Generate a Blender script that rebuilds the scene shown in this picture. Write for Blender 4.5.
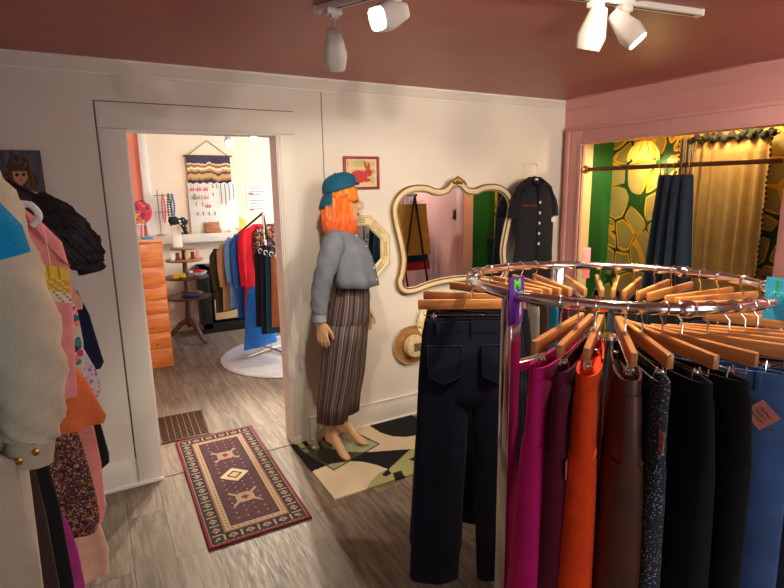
import bpy, bmesh, math, random
from mathutils import Vector, Matrix, Euler, noise as mnoise
for o in list(bpy.data.objects): bpy.data.objects.remove(o)
SC = bpy.context.scene
COL = SC.collection
PI = math.pi
def R(d): return math.radians(d)

# ------------------------------------------------------------------ camera, world, light, exposure
CAMH = 1.70
def setup_camera():
    pit, yaw, rol = R(11.282), R(29.27), R(-0.9034)
    fw = Vector((math.sin(yaw)*math.cos(pit), math.cos(yaw)*math.cos(pit), -math.sin(pit)))
    rt = Vector((math.cos(yaw), -math.sin(yaw), 0)); up = rt.cross(fw)
    r2 = rt*math.cos(rol) + up*math.sin(rol); u2 = up*math.cos(rol) - rt*math.sin(rol)
    cd = bpy.data.cameras.new('camera'); cam = bpy.data.objects.new('camera', cd); COL.objects.link(cam)
    M = Matrix((r2, u2, -fw)).transposed().to_4x4(); M.translation = (0, 0, CAMH)
    cam.matrix_world = M
    cd.sensor_fit = 'HORIZONTAL'; cd.sensor_width = 36; cd.lens = 530.39/784*36
    cd.clip_start = .02; SC.camera = cam
setup_camera()
SC.view_settings.view_transform = 'Standard'; SC.view_settings.look = 'None'
SC.view_settings.gamma = 1; SC.view_settings.use_curve_mapping = False
SC.view_settings.exposure = 0.6
W = bpy.data.worlds.new('world'); SC.world = W; W.use_nodes = True
W.node_tree.nodes['Background'].inputs[0].default_value = (.75, .87, 1, 1)
W.node_tree.nodes['Background'].inputs[1].default_value = 1.0
def area(name, loc, target, sx, sy, power, color):
    l = bpy.data.lights.new(name, 'AREA'); l.shape = 'RECTANGLE'; l.size = sx; l.size_y = sy; l.energy = power; l.color = color
    o = bpy.data.objects.new(name, l); COL.objects.link(o); o.location = loc
    o.rotation_euler = (Vector(target)-Vector(loc)).to_track_quat('-Z', 'Y').to_euler(); return o
area('shop_window_daylight', (1.3, -2.75, 1.6), (1.3, 0, 1.3), 2.2, 1.3, 18, (.97, .97, 1))
area('back_room_window_daylight', (4.05, 5.6, 1.5), (0, 5.4, 1.1), 1.6, 1.3, 75, (.55, .76, 1))
def spot(name, loc, target, power, color, size=70, blend=.5, rad=.03):
    l = bpy.data.lights.new(name, 'SPOT'); l.energy = power; l.color = color; l.spot_size = R(size); l.spot_blend = blend; l.shadow_soft_size = rad
    o = bpy.data.objects.new(name, l); COL.objects.link(o); o.location = loc
    o.rotation_euler = (Vector(target)-Vector(loc)).to_track_quat('-Z', 'Y').to_euler(); return o
def point(name, loc, power, color, rad=.04):
    l = bpy.data.lights.new(name, 'POINT'); l.energy = power; l.color = color; l.shadow_soft_size = rad
    o = bpy.data.objects.new(name, l); COL.objects.link(o); o.location = loc; return o
WARM = (1, .86, .68)

# ------------------------------------------------------------------ materials
def lin(c): return c/12.92 if c <= .04045 else ((c+.055)/1.055)**2.4
def rgb(r, g, b): return (lin(r/255), lin(g/255), lin(b/255), 1)
class N:
    def __init__(s, name):
        s.m = bpy.data.materials.new(name); s.m.use_nodes = True; s.t = s.m.node_tree; s.n = s.t.nodes
        s.b = s.n['Principled BSDF']
    def add(s, typ, **kw):
        x = s.n.new('ShaderNode'+typ)
        for k, v in kw.items():
            if k.startswith('i_'):
                x.inputs[k[2:].replace('_', ' ')].default_value = v
            else: setattr(x, k, v)
        return x
    def l(s, a, b): s.t.links.new(a, b)
    def ramp(s, fac, stops, interp='LINEAR'):
        x = s.n.new('ShaderNodeValToRGB'); x.color_ramp.interpolation = interp
        e = x.color_ramp.elements
        while len(e) > 1: e.remove(e[-1])
        for i, (p, c) in enumerate(stops):
            k = e[0] if i == 0 else e.new(p)
            k.position = p; k.color = c
        s.l(fac, x.inputs[0]); return x.outputs[0]
    def mix(s, fac, a, b, mode='MIX'):
        x = s.n.new('ShaderNodeMix'); x.data_type = 'RGBA'; x.blend_type = mode
        for v, i in ((fac, 0), (a, 6), (b, 7)):
            if hasattr(v, 'is_linked'): s.l(v, x.inputs[i])
            else: x.inputs[i].default_value = v
        return x.outputs[2]
    def math(s, op, a, b=0, c=0):
        x = s.n.new('ShaderNodeMath'); x.operation = op
        for i, v in enumerate((a, b, c)):
            if hasattr(v, 'is_linked'): s.l(v, x.inputs[i])
            else: x.inputs[i].default_value = v
        return x.outputs[0]
    def bump(s, h, strength=.3, dist=.01):
        x = s.add('Bump'); x.inputs['Strength'].default_value = strength; x.inputs['Distance'].default_value = dist
        s.l(h, x.inputs['Height']); s.l(x.outputs[0], s.b.inputs['Normal'])
    def coord(s, which='Object', scale=(1, 1, 1)):
        tc = s.add('TexCoord'); mp = s.add('Mapping'); mp.inputs['Scale'].default_value = scale
        s.l(tc.outputs[which], mp.inputs[0]); return mp.outputs[0]
def pm(name, col, rough=.6, metal=0, var=.12, scale=8, bump=.1, bscale=60, stretch=(1, 1, 1), spec=.5, sheen=0, coat=0):
    g = N(name); co = g.coord('Object', stretch)
    nz = g.add('TexNoise', i_Scale=scale, i_Detail=4.0); g.l(co, nz.inputs['Vector'])
    dark = tuple(c*(1-var) for c in col[:3])+(1,); lite = tuple(min(1, c*(1+var)) for c in col[:3])+(1,)
    g.l(g.ramp(nz.outputs[0], [(.3, dark), (.7, lite)]), g.b.inputs['Base Color'])
    g.b.inputs['Roughness'].default_value = rough; g.b.inputs['Metallic'].default_value = metal
    g.b.inputs['Specular IOR Level'].default_value = spec
    if sheen: g.b.inputs['Sheen Weight'].default_value = sheen
    if coat: g.b.inputs['Coat Weight'].default_value = coat
    if bump:
        n2 = g.add('TexNoise', i_Scale=bscale, i_Detail=3.0); g.l(co, n2.inputs['Vector'])
        g.bump(n2.outputs[0], bump, .004)
    return g.m
_fab = {}
def fab(r, g_, b, rough=.9, weave=260, var=.18, sheen=.04):
    k = (r, g_, b, rough, weave)
    if k not in _fab:
        g = N('fabric_%d_%d_%d' % (r, g_, b)); co = g.coord('Object')
        c = rgb(r, g_, b)
        nz = g.add('TexNoise', i_Scale=14.0, i_Detail=5.0); g.l(co, nz.inputs['Vector'])
        wv = g.add('TexNoise', i_Scale=float(weave), i_Detail=2.0); g.l(co, wv.inputs['Vector'])
        f = g.math('ADD', g.math('MULTIPLY', nz.outputs[0], .5), g.math('MULTIPLY', wv.outputs[0], .5))
        g.l(g.ramp(f, [(.35, tuple(x*(1-var) for x in c[:3])+(1,)), (.65, tuple(min(1, x*(1+var)) for x in c[:3])+(1,))]), g.b.inputs['Base Color'])
        g.b.inputs['Roughness'].default_value = rough; g.b.inputs['Sheen Weight'].default_value = sheen
        g.b.inputs['Specular IOR Level'].default_value = .25
        g.bump(f, .35, .003); _fab[k] = g.m
    return _fab[k]
def pattern_mat(name, rough=.85, weave=300):
    g = N(name); at = g.add('VertexColor'); at.layer_name = 'col'
    nz = g.add('TexNoise', i_Scale=float(weave), i_Detail=2.0); g.l(g.coord('Object'), nz.inputs['Vector'])
    g.l(g.mix(.25, at.outputs[0], g.ramp(nz.outputs[0], [(.3, (.55, .55, .55, 1)), (.7, (1, 1, 1, 1))]), 'MULTIPLY'), g.b.inputs['Base Color'])
    g.b.inputs['Roughness'].default_value = rough; g.b.inputs['Specular IOR Level'].default_value = .25
    g.bump(nz.outputs[0], .3, .003); return g.m
PAT = pattern_mat('woven_pattern'); PAINT = pattern_mat('painted_picture', .5, 120)
def wood(name, c1, c2, scale=6, stretch=(1, 8, 8), rough=.45, coat=.2):
    g = N(name); co = g.coord('Object', stretch)
    nz = g.add('TexNoise', i_Scale=scale, i_Detail=6.0, i_Distortion=.6); g.l(co, nz.inputs['Vector'])
    g.l(g.ramp(nz.outputs[0], [(.3, c1), (.5, tuple((a+b)/2 for a, b in zip(c1, c2))), (.7, c2)]), g.b.inputs['Base Color'])
    g.b.inputs['Roughness'].default_value = rough; g.b.inputs['Coat Weight'].default_value = coat
    g.bump(nz.outputs[0], .08, .003); return g.m
CHROME = pm('chrome', (.80, .79, .77, 1), .12, 1, .03, 4, 0)
BRASS = pm('aged_brass', rgb(190, 140, 60), .3, 1, .15, 20, .05)
BLACKM = pm('black_metal', rgb(22, 21, 22), .4, .3, .1, 8, .05)
WHITEM = pm('white_enamel', rgb(225, 222, 215), .4, 0, .03, 6, .02)
WOODH = wood('hanger_wood', rgb(186, 112, 56), rgb(222, 150, 84), 5, (1.2, 12, 12), .35, .4)
DARKWOOD = wood('walnut_wood', rgb(66, 38, 24), rgb(104, 64, 40), 6, (8, 8, 1.5))
OAK = wood('oak_top', rgb(140, 96, 56), rgb(180, 130, 80), 6, (1.5, 9, 9))
PLASTICW = pm('white_plastic', rgb(228, 228, 226), .35, 0, .02, 5, 0)
PLASTICK = pm('black_plastic', rgb(18, 18, 19), .35, 0, .05, 5, 0)
PAPERP = pm('pink_card', rgb(228, 140, 125), .7, 0, .04, 20, .03)
PAPERW = pm('white_card', rgb(232, 230, 222), .7, 0, .03, 20, .03)
INK = pm('dark_ink', rgb(50, 40, 60), .7, 0, .05, 20, 0)
def emis(name, col, st):
    g = N(name); g.b.inputs['Base Color'].default_value = col; g.b.inputs['Emission Color'].default_value = col
    g.b.inputs['Emission Strength'].default_value = st; return g.m
LENS = emis('lamp_lens_lit', (1, .93, .78, 1), 14)
def mirror_mat():
    g = N('mirror_silver'); nz = g.add('TexNoise', i_Scale=3.0); g.l(g.coord(), nz.inputs['Vector'])
    g.l(g.ramp(nz.outputs[0], [(0, (.80, .82, .81, 1)), (1, (.86, .87, .86, 1))]), g.b.inputs['Base Color'])
    g.b.inputs['Metallic'].default_value = 1; g.b.inputs['Roughness'].default_value = .01; return g.m
MIRROR = mirror_mat()
def glass_mat():
    g = N('clear_glass'); tr = g.add('BsdfTransparent'); gl = g.add('BsdfGlossy'); mx_ = g.add('MixShader'); fr = g.add('LayerWeight')
    nz = g.add('TexNoise', i_Scale=4.0); g.l(g.coord(), nz.inputs['Vector']); g.l(g.ramp(nz.outputs[0], [(0, (.86, .92, .88, 1)), (1, (.90, .95, .91, 1))]), tr.inputs[0])
    gl.inputs['Roughness'].default_value = .03; g.l(g.math('MULTIPLY_ADD', g.math('POWER', fr.outputs['Facing'], 4.0), .8, .05), mx_.inputs[0]); g.l(tr.outputs[0], mx_.inputs[1]); g.l(gl.outputs[0], mx_.inputs[2])
    g.l(mx_.outputs[0], g.n['Material Output'].inputs['Surface']); return g.m
GLASS = glass_mat()
def stripe_mat(name, cols, n, rough=.9, uv=True):
    """vertical fabric stripes that follow the garment's own u coordinate"""
    g = N(name); tc = g.add('TexCoord'); sp = g.add('SeparateXYZ'); g.l(tc.outputs['UV'], sp.inputs[0])
    f = g.math('FRACT', g.math('MULTIPLY', sp.outputs[0], float(n)))
    k = len(cols); c = g.ramp(f, [(i/k, cc) for i, cc in enumerate(cols)], 'CONSTANT')
    nz = g.add('TexNoise', i_Scale=220.0); g.l(g.coord(), nz.inputs['Vector'])
    g.l(g.mix(.5, c, g.ramp(nz.outputs[0], [(.3, (.45, .45, .45, 1)), (.7, (1, 1, 1, 1))]), 'MULTIPLY'), g.b.inputs['Base Color'])
    g.b.inputs['Roughness'].default_value = rough; g.bump(nz.outputs[0], .3, .003); return g.m
def speck_mat(name, base, cols, scale, thr=.32):
    """small flower dots of several colours over a base colour"""
    g = N(name); co = g.coord()
    vo = g.add('TexVoronoi', i_Scale=float(scale)); g.l(co, vo.inputs['Vector'])
    sp = g.add('SeparateColor'); g.l(vo.outputs['Color'], sp.inputs[0])
    c = g.ramp(sp.outputs[0], [(i/len(cols), cc) for i, cc in enumerate(cols)], 'CONSTANT')
    m = g.math('LESS_THAN', vo.outputs['Distance'], thr)
    g.l(g.mix(m, base, c), g.b.inputs['Base Color']); g.b.inputs['Roughness'].default_value = .85
    nz = g.add('TexNoise', i_Scale=250.0); g.l(co, nz.inputs['Vector']); g.bump(nz.outputs[0], .3, .002); return g.m

# ------------------------------------------------------------------ mesh building
class MB:
    def __init__(s): s.bm = bmesh.new(); s.uv = s.bm.loops.layers.uv.new('UVMap'); s.cl = None
    def box(s, c, sz, rot=None, bev=0):
        r = bmesh.ops.create_cube(s.bm, size=1)
        M = Matrix.Translation(c) @ (rot.to_4x4() if rot else Matrix.Identity(4)) @ Matrix.Diagonal((*sz, 1))
        bmesh.ops.transform(s.bm, matrix=M, verts=r['verts'])
        if bev:
            es = list({e for v in r['verts'] for e in v.link_edges})
            bmesh.ops.bevel(s.bm, geom=es, offset=bev, segments=2, affect='EDGES', profile=.5)
        return s
    def lohi(s, lo, hi, bev=0):
        return s.box([(a+b)/2 for a, b in zip(lo, hi)], [abs(b-a) for a, b in zip(lo, hi)], None, bev)
    def loft(s, rings, cap0=True, cap1=True, closed=True):
        vs = [[s.bm.verts.new(p) for p in r] for r in rings]; n = len(rings[0]); m = len(rings)
        for i in range(m-1):
            for j in range(n if closed else n-1):
                k = (j+1) % n
                try: f = s.bm.faces.new((vs[i][j], vs[i][k], vs[i+1][k], vs[i+1][j]))
                except ValueError: continue
                for lp, (u, v) in zip(f.loops, ((j, i), (j+1, i), (j+1, i+1), (j, i+1))): lp[s.uv].uv = (u/n, v/(m-1))
        if closed:
            if cap0: s.bm.faces.new(list(reversed(vs[0])))
            if cap1: s.bm.faces.new(vs[-1])
        return s
    def tube(s, pts, rad, n=10, closed=False):
        P = [Vector(p) for p in pts]; m = len(P); rads = rad if isinstance(rad, (list, tuple)) else [rad]*m
        rings = []; prev = None
        for i in range(m):
            if closed: t = P[(i+1) % m]-P[i-1]
            else: t = P[min(i+1, m-1)]-P[max(i-1, 0)]
            t.normalize()
            if prev is None:
                a = Vector((0, 0, 1)) if abs(t.z) < .9 else Vector((1, 0, 0)); u = t.cross(a).normalized()
            else:
                u = prev-t*prev.dot(t); u.normalize()
            prev = u; w = t.cross(u)
            rings.append([P[i]+(u*math.cos(2*PI*j/n)+w*math.sin(2*PI*j/n))*rads[i] for j in range(n)])
        if closed: rings.append(rings[0]); s.loft(rings, False, False); bmesh.ops.remove_doubles(s.bm, verts=s.bm.verts, dist=1e-6)
        else: s.loft(rings)
        return s
    def lathe(s, prof, c=(0, 0, 0), n=24, M=None, cap=True):
        M = M or Matrix.Identity(3); c = Vector(c)
        return s.loft([[c+M @ Vector((r*math.cos(2*PI*j/n), r*math.sin(2*PI*j/n), z)) for j in range(n)] for r, z in prof], cap, cap)
    def ball(s, c, r, n=14):
        r = (r, r, r) if not isinstance(r, (tuple, list)) else r
        x = bmesh.ops.create_uvsphere(s.bm, u_segments=n, v_segments=max(6, n//2+2), radius=1)
        bmesh.ops.transform(s.bm, matrix=Matrix.Translation(c) @ Matrix.Diagonal((*r, 1)), verts=x['verts']); return s
    def prism(s, poly, d, M):
        """2D outline (x, y) extruded by d along local z, placed by M"""
        a = [s.bm.verts.new(M @ Vector((x, y, 0))) for x, y in poly]; b = [s.bm.verts.new(M @ Vector((x, y, d))) for x, y in poly]
        n = len(poly); s.bm.faces.new(list(reversed(a))); s.bm.faces.new(b)
        for i in range(n): s.bm.faces.new((a[i], a[(i+1) % n], b[(i+1) % n], b[i]))
        return s
    def grid(s, pos, nu, nv, col=None):
        if col and s.cl is None: s.cl = s.bm.loops.layers.color.new('col')
        vs = [[s.bm.verts.new(pos(i/nu, j/nv)) for j in range(nv+1)] for i in range(nu+1)]
        for i in range(nu):
            for j in range(nv):
                f = s.bm.faces.new((vs[i][j], vs[i+1][j], vs[i+1][j+1], vs[i][j+1]))
                for lp, (u, v) in zip(f.loops, ((i, j), (i+1, j), (i+1, j+1), (i, j+1))): lp[s.uv].uv = (u/nu, v/nv)
                if col:
                    c = col((i+.5)/nu, (j+.5)/nv); c = tuple(c[:3])+(1,)
                    sr = tuple((12.92*x if x <= .0031308 else 1.055*x**(1/2.4)-.055) for x in c[:3])+(1,)
                    for lp in f.loops: lp[s.cl] = sr
        return s
    def build(s, name, mat, parent=None, origin=None, angle=38, smooth=True, normals=True):
        if parent is not None: s.bm.transform(WM[parent.name].inverted())
        elif origin is not None: s.bm.transform(Matrix.Translation(-Vector(origin)))
        if normals: bmesh.ops.recalc_face_normals(s.bm, faces=s.bm.faces)
        me = bpy.data.meshes.new(name); s.bm.to_mesh(me); s.bm.free()
        for m in (mat if isinstance(mat, (list, tuple)) else [mat]): me.materials.append(m)
        if smooth: me.shade_smooth(); me.set_sharp_from_angle(angle=R(angle))
        o = bpy.data.objects.new(name, me); COL.objects.link(o)
        if parent is not None: o.parent = parent; WM[o.name] = WM[parent.name]
        else:
            if origin is not None: o.location = origin
            WM[o.name] = Matrix.Translation(origin or (0, 0, 0))
        return o
WM = {}
def tag(o, label, cat, group=None, kind=None):
    o['label'] = label; o['category'] = cat
    if group: o['group'] = group
    if kind: o['kind'] = kind
    return o
def thing(name, label, cat, loc=(0, 0, 0), rotz=0, group=None):
    o = bpy.data.objects.new(name, None); COL.objects.link(o); o.empty_display_size = .05
    o.location = loc; o.rotation_euler = (0, 0, rotz)
    WM[o.name] = Matrix.Translation(loc) @ Matrix.Rotation(rotz, 4, 'Z'); return tag(o, label, cat, group)
def struct(name, mb, mat, parent=None, **k):
    o = mb.build(name, mat, parent, **k)
    if parent is None: o['kind'] = 'structure'
    return o
def copy_tree(o, parent=None):
    c = o.copy(); COL.objects.link(c)
    if parent is not None: c.parent = parent
    for ch in list(o.children): copy_tree(ch, c)
    return c
def place(o, loc, rotz=0): o.location = loc; o.rotation_euler = (0, 0, rotz); WM[o.name] = Matrix.Translation(loc) @ Matrix.Rotation(rotz, 4, 'Z')
def solidify(o, t, off=0):
    m = o.modifiers.new('thickness', 'SOLIDIFY'); m.thickness = t; m.offset = off; return o
def crom(pts, k=8, closed=True):
    n = len(pts); P = [Vector(p) for p in pts]; out = []
    rng = range(n) if closed else range(n-1)
    for i in rng:
        if closed: a, b, c, d = P[i-1], P[i], P[(i+1) % n], P[(i+2) % n]
        else: a, b, c, d = P[max(i-1, 0)], P[i], P[i+1], P[min(i+2, n-1)]
        for j in range(k):
            t = j/k
            out.append(.5*((2*b)+(c-a)*t+(2*a-5*b+4*c-d)*t*t+(3*b-a-3*c+d)*t**3))
    if not closed: out.append(P[-1])
    return out
def interp(tab, z):
    """piecewise linear table [(z, v...)] in either direction"""
    if (tab[0][0] > tab[-1][0]): tab = tab[::-1]
    if z <= tab[0][0]: return tab[0][1:]
    for a, b in zip(tab, tab[1:]):
        if z <= b[0]:
            t = (z-a[0])/(b[0]-a[0]); t = t*t*(3-2*t)*.5+t*.5
            return tuple(x+(y-x)*t for x, y in zip(a[1:], b[1:]))
    return tab[-1][1:]
def text(body, size, M, mat, name, parent, depth=.0012):
    cu = bpy.data.curves.new('t', 'FONT'); cu.body = body; cu.size = size; cu.align_x = 'CENTER'; cu.align_y = 'CENTER'; cu.extrude = depth; cu.resolution_u = 3; cu.offset = size*.015
    o = bpy.data.objects.new('t', cu); COL.objects.link(o)
    bpy.context.view_layer.update()
    me = bpy.data.meshes.new_from_object(o.evaluated_get(bpy.context.evaluated_depsgraph_get()))
    bpy.data.objects.remove(o)
    me.transform(WM[parent.name].inverted() @ M); me.materials.clear(); me.materials.append(mat)
    t = bpy.data.objects.new(name, me); COL.objects.link(t); t.parent = parent; WM[t.name] = WM[parent.name]; return t

# ================================================================== THE SETTING
XR, YB, ZC, XL, YF = 3.47, 3.25, 2.366, -.95, -2.5         # right wall, back wall, ceiling, left wall, front wall
DX0, DX1, DZ, WT = .212, 1.035, 2.028, .13                  # doorway, wall thickness
def floor_mat():
    g = N('grey_oak_planks'); tc = g.add('TexCoord'); mp = g.add('Mapping'); mp.inputs['Rotation'].default_value = (0, 0, PI/2)
    g.l(tc.outputs['Object'], mp.inputs[0])
    br = g.add('TexBrick', offset=.37); g.l(mp.outputs[0], br.inputs['Vector'])
    for k, v in (('Scale', 1.0), ('Mortar Size', .0022), ('Mortar Smooth', .2), ('Bias', 0.0), ('Brick Width', 1.22), ('Row Height', .178)): br.inputs[k].default_value = v
    br.inputs['Color1'].default_value = (.25, .25, .25, 1); br.inputs['Color2'].default_value = (.75, .75, .75, 1); br.inputs['Mortar'].default_value = (0, 0, 0, 1)
    co = g.coord('Object', (9, .9, 1)); nz = g.add('TexNoise', i_Scale=3.0, i_Detail=8.0, i_Distortion=1.2)
    off = g.add('VectorMath', operation='ADD'); g.l(co, off.inputs[0]); sc = g.add('VectorMath', operation='SCALE'); sc.inputs['Scale'].default_value = 9; g.l(br.outputs[0], sc.inputs[0]); g.l(sc.outputs[0], off.inputs[1])
    g.l(off.outputs[0], nz.inputs['Vector'])
    fine = g.add('TexNoise', i_Scale=14.0, i_Detail=5.0); g.l(off.outputs[0], fine.inputs['Vector'])
    f = g.math('ADD', g.math('MULTIPLY', nz.outputs[0], .65), g.math('MULTIPLY', fine.outputs[0], .35))
    c = g.ramp(f, [(.30, rgb(70, 58, 49)), (.44, rgb(102, 87, 74)), (.56, rgb(124, 109, 94)), (.72, rgb(146, 131, 114))])
    c = g.mix(.35, c, br.outputs[0], 'SOFT_LIGHT')
    c = g.mix(g.math('MULTIPLY', br.outputs[1], .75), c, rgb(50, 40, 32))
    g.l(c, g.b.inputs['Base Color']); g.b.inputs['Roughness'].default_value = .42
    g.l(g.ramp(fine.outputs[0], [(.3, (.42,)*3+(1,)), (.7, (.62,)*3+(1,))]), g.b.inputs['Roughness'])
    g.bump(g.math('SUBTRACT', f, br.outputs[1]), .25, .004); return g.m
WALLW = pm('white_wall_paint', rgb(226, 218, 206), .75, 0, .03, 3, .08, 40)
WALLP = pm('pink_wall_paint', rgb(228, 168, 164), .55, 0, .03, 3, .08, 40)
WALLC = pm('cream_wall_paint', rgb(238, 220, 196), .75, 0, .03, 3, .08, 40)
CEIL = pm('burgundy_ceiling_paint', rgb(172, 98, 92), .45, 0, .08, 4, .12, 14)
GREEN = pm('green_wall_paint', rgb(22, 92, 38), .5, 0, .06, 3, .06, 40)
TRIMW = pm('white_trim_paint', rgb(230, 224, 214), .5, 0, .03, 4, .05, 40)
CREAMT = pm('cream_trim_paint', rgb(226, 200, 150), .55, 0, .03, 4, .05, 40)
FY = 6.85                                                    # far wall of the back room
BX0, BX1 = -.6, 3.6
FLOORM = floor_mat()
struct('floor', MB().lohi((XL-.2, YF-.2, -.06), (4.2, FY+.2, 0)), FLOORM)
struct('ceiling', MB().lohi((XL-.2, YF-.2, ZC), (XR+.1, YB+WT, ZC+.08)), CEIL)
b = MB(); b.lohi((XL-.1, YB, 0), (DX0, YB+WT, ZC)); b.lohi((DX1, YB, 0), (XR+.1, YB+WT, ZC)); b.lohi((DX0, YB, DZ), (DX1, YB+WT, ZC))
struct('wall_back', b, WALLW)
OY0, OY1, OZ, AX = 1.585, 3.041, 2.02, 3.90                  # alcove opening and its back wall
b = MB(); b.lohi((XR, YF, 0), (XR+.10, OY0, ZC)); b.lohi((XR, OY1, 0), (XR+.10, YB, ZC)); b.lohi((XR, OY0, OZ), (XR+.10, OY1, ZC))
struct('wall_right', b, WALLP)
struct('wall_left', MB().lohi((XL-.1, YF, 0), (XL, YB, ZC)), WALLW)
b = MB(); b.lohi((XL-.1, YF-.12, 0), (.2, YF, ZC)); b.lohi((2.4, YF-.12, 0), (XR+.1, YF, ZC)); b.lohi((.2, YF-.12, 0), (2.4, YF, .9)); b.lohi((.2, YF-.12, 2.2), (2.4, YF, ZC))
struct('wall_front', b, WALLW)
b = MB(); [b.lohi((x-.025, YF-.08, .9), (x+.025, YF-.04, 2.2)) for x in (.225, 1.3, 2.375)]; [b.lohi((.2, YF-.08, z), (2.4, YF-.04, z+.05)) for z in (.9, 2.15)]
struct('window_1', b, TRIMW)
# alcove: wallpapered back, green ends
def wallpaper_mat():
    g = N('mod_wallpaper'); co = g.coord('Object', (1, 1, .82))
    d = g.add('TexNoise', i_Scale=2.2, i_Detail=1.0); g.l(co, d.inputs['Vector'])
    ad = g.add('VectorMath', operation='ADD'); g.l(co, ad.inputs[0]); sc = g.add('VectorMath', operation='SCALE'); sc.inputs['Scale'].default_value = .22; g.l(d.outputs['Color'], sc.inputs[0]); g.l(sc.outputs[0], ad.inputs[1])
    e = g.add('TexVoronoi', feature='DISTANCE_TO_EDGE', i_Scale=5.6); g.l(ad.outputs[0], e.inputs['Vector'])
    s2 = g.add('TexVoronoi', feature='F1', i_Scale=5.6); g.l(ad.outputs[0], s2.inputs['Vector'])
    n2 = g.add('TexNoise', i_Scale=2.6, i_Detail=.0); g.l(co, n2.inputs['Vector'])
    d_ = g.math('ADD', e.outputs['Distance'], g.math('MULTIPLY', g.math('SUBTRACT', n2.outputs[0], .5), .16))
    base = g.ramp(n2.outputs[0], [(.3, rgb(156, 146, 88)), (.6, rgb(178, 164, 104))])
    yel = rgb(244, 192, 62); grn = rgb(20, 74, 30)
    c = g.mix(g.math('LESS_THAN', d_, .107), base, grn)
    c = g.mix(g.math('LESS_THAN', d_, .098), c, yel)
    jn = g.math('MULTIPLY', g.math('MAXIMUM', g.math('SUBTRACT', s2.outputs['Distance'], .47), 0), .34)
    c = g.mix(g.math('LESS_THAN', d_, g.math('ADD', jn, -.012)), c, grn)
    g.l(c, g.b.inputs['Base Color']); g.b.inputs['Roughness'].default_value = .6; return g.m
WPAPER = wallpaper_mat()
struct('wall_alcove_back', MB().lohi((AX, OY0-.15, 0), (AX+.08, 3.2, ZC)), WPAPER)
b = MB(); b.lohi((XR+.10, 3.10, 0), (AX, 3.16, ZC)); b.lohi((XR+.10, OY0-.12, 0), (AX, OY0-.06, ZC))
struct('wall_alcove_ends', b, GREEN)
struct('ceiling_alcove', MB().lohi((XR+.10, OY0-.12, 2.30), (AX, 3.16, 2.36)), CREAMT)
b = MB(); b.lohi((XR+.012, OY1-.004, 0), (XR+.105, OY1+.0, OZ)); b.lohi((XR+.095, OY1, 0), (XR+.112, 3.10, OZ))
struct('trim_1', b, CREAMT)
# pink casing round the alcove opening
def casing(b, y0, y1, z0, z1, t): b.lohi((XR-t, y0, z0), (XR, y1, z1), .004)
b = MB(); casing(b, OY1, OY1+.155, 0, OZ+.115, .022); casing(b, OY0-.15, OY0, 0, OZ+.115, .022); casing(b, OY0, OY1, OZ, OZ+.115, .022)
b.lohi((XR-.034, OY1+.125, 0), (XR, OY1+.16, OZ+.115), .004); b.lohi((XR-.034, OY0-.16, OZ+.105), (XR, OY1+.16, OZ+.13), .004); b.lohi((XR-.028, OY1+.0, 0), (XR+.0, OY1+.03, OZ), .006); b.lohi((XR-.028, OY0, OZ), (XR, OY1, OZ+.02), .005)
b.lohi((XR-.012, OY1+.06, 0), (XR-.018, OY1+.066, OZ))
struct('trim_2', b, WALLP)
# crown mouldings
CR = [(0, 0), (.055, 0), (.055, -.012), (.045, -.022), (.03, -.040), (.018, -.055), (.012, -.062), (.012, -.072), (0, -.072)]
def crown(p0, p1, out, mat, name):
    p0, p1, out = Vector(p0), Vector(p1), Vector(out)
    rings = [[p+out*a+Vector((0, 0, z)) for a, z in CR] for p in (p0, p1)]
    struct(name, MB().loft(rings), mat, angle=25)
crown((XL, YB, ZC), (XR, YB, ZC), (0, -1, 0), TRIMW, 'trim_3')
crown((XR, YF, ZC), (XR, YB-.0, ZC), (-1, 0, 0), WALLP, 'trim_4')
# wavy pink paint edge that laps onto the ceiling
rnd = random.Random(4); pl = []
for i in range(60): 
    y = YF+(YB-YF)*i/59; pl.append((XR-.05-.035-.018*math.sin(y*7)-.012*math.sin(y*17+1), y))
b = MB(); b.prism(pl+[(XR-.03, YB), (XR-.03, YF)], .002, Matrix.Translation((0, 0, ZC-.0025))); struct('trim_5', b, WALLP, smooth=False)
crown((XL, YF, ZC), (XL, YB, ZC), (1, 0, 0), TRIMW, 'trim_6')
# white baseboards
def base(name, lo, hi, mat=TRIMW):
    b = MB(); b.lohi(lo, hi, .004); struct(name, b, mat)
base('baseboard_back', (DX1+.12, YB-.018, 0), (XR, YB, .172)); 
b = MB(); b.lohi((XL, YB-.018, 0), (DX0-.16, YB, .172), .004); b.lohi((XL, YB-.03, 0), (DX0-.0, YB, .02), .004); struct('baseboard_left_of_door', b, TRIMW)
b = MB(); b.lohi((DX1+.12, YB-.03, 0), (XR, YB, .02), .004); b.lohi((DX1+.12, YB-.024, .165), (XR, YB, .176), .003); struct('trim_7', b, TRIMW)
base('baseboard_right', (XR-.018, YF, 0), (XR, OY0-.17, .172), WALLP)
base('baseboard_wall_left', (XL, YF, 0), (XL+.018, YB, .172))
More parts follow.
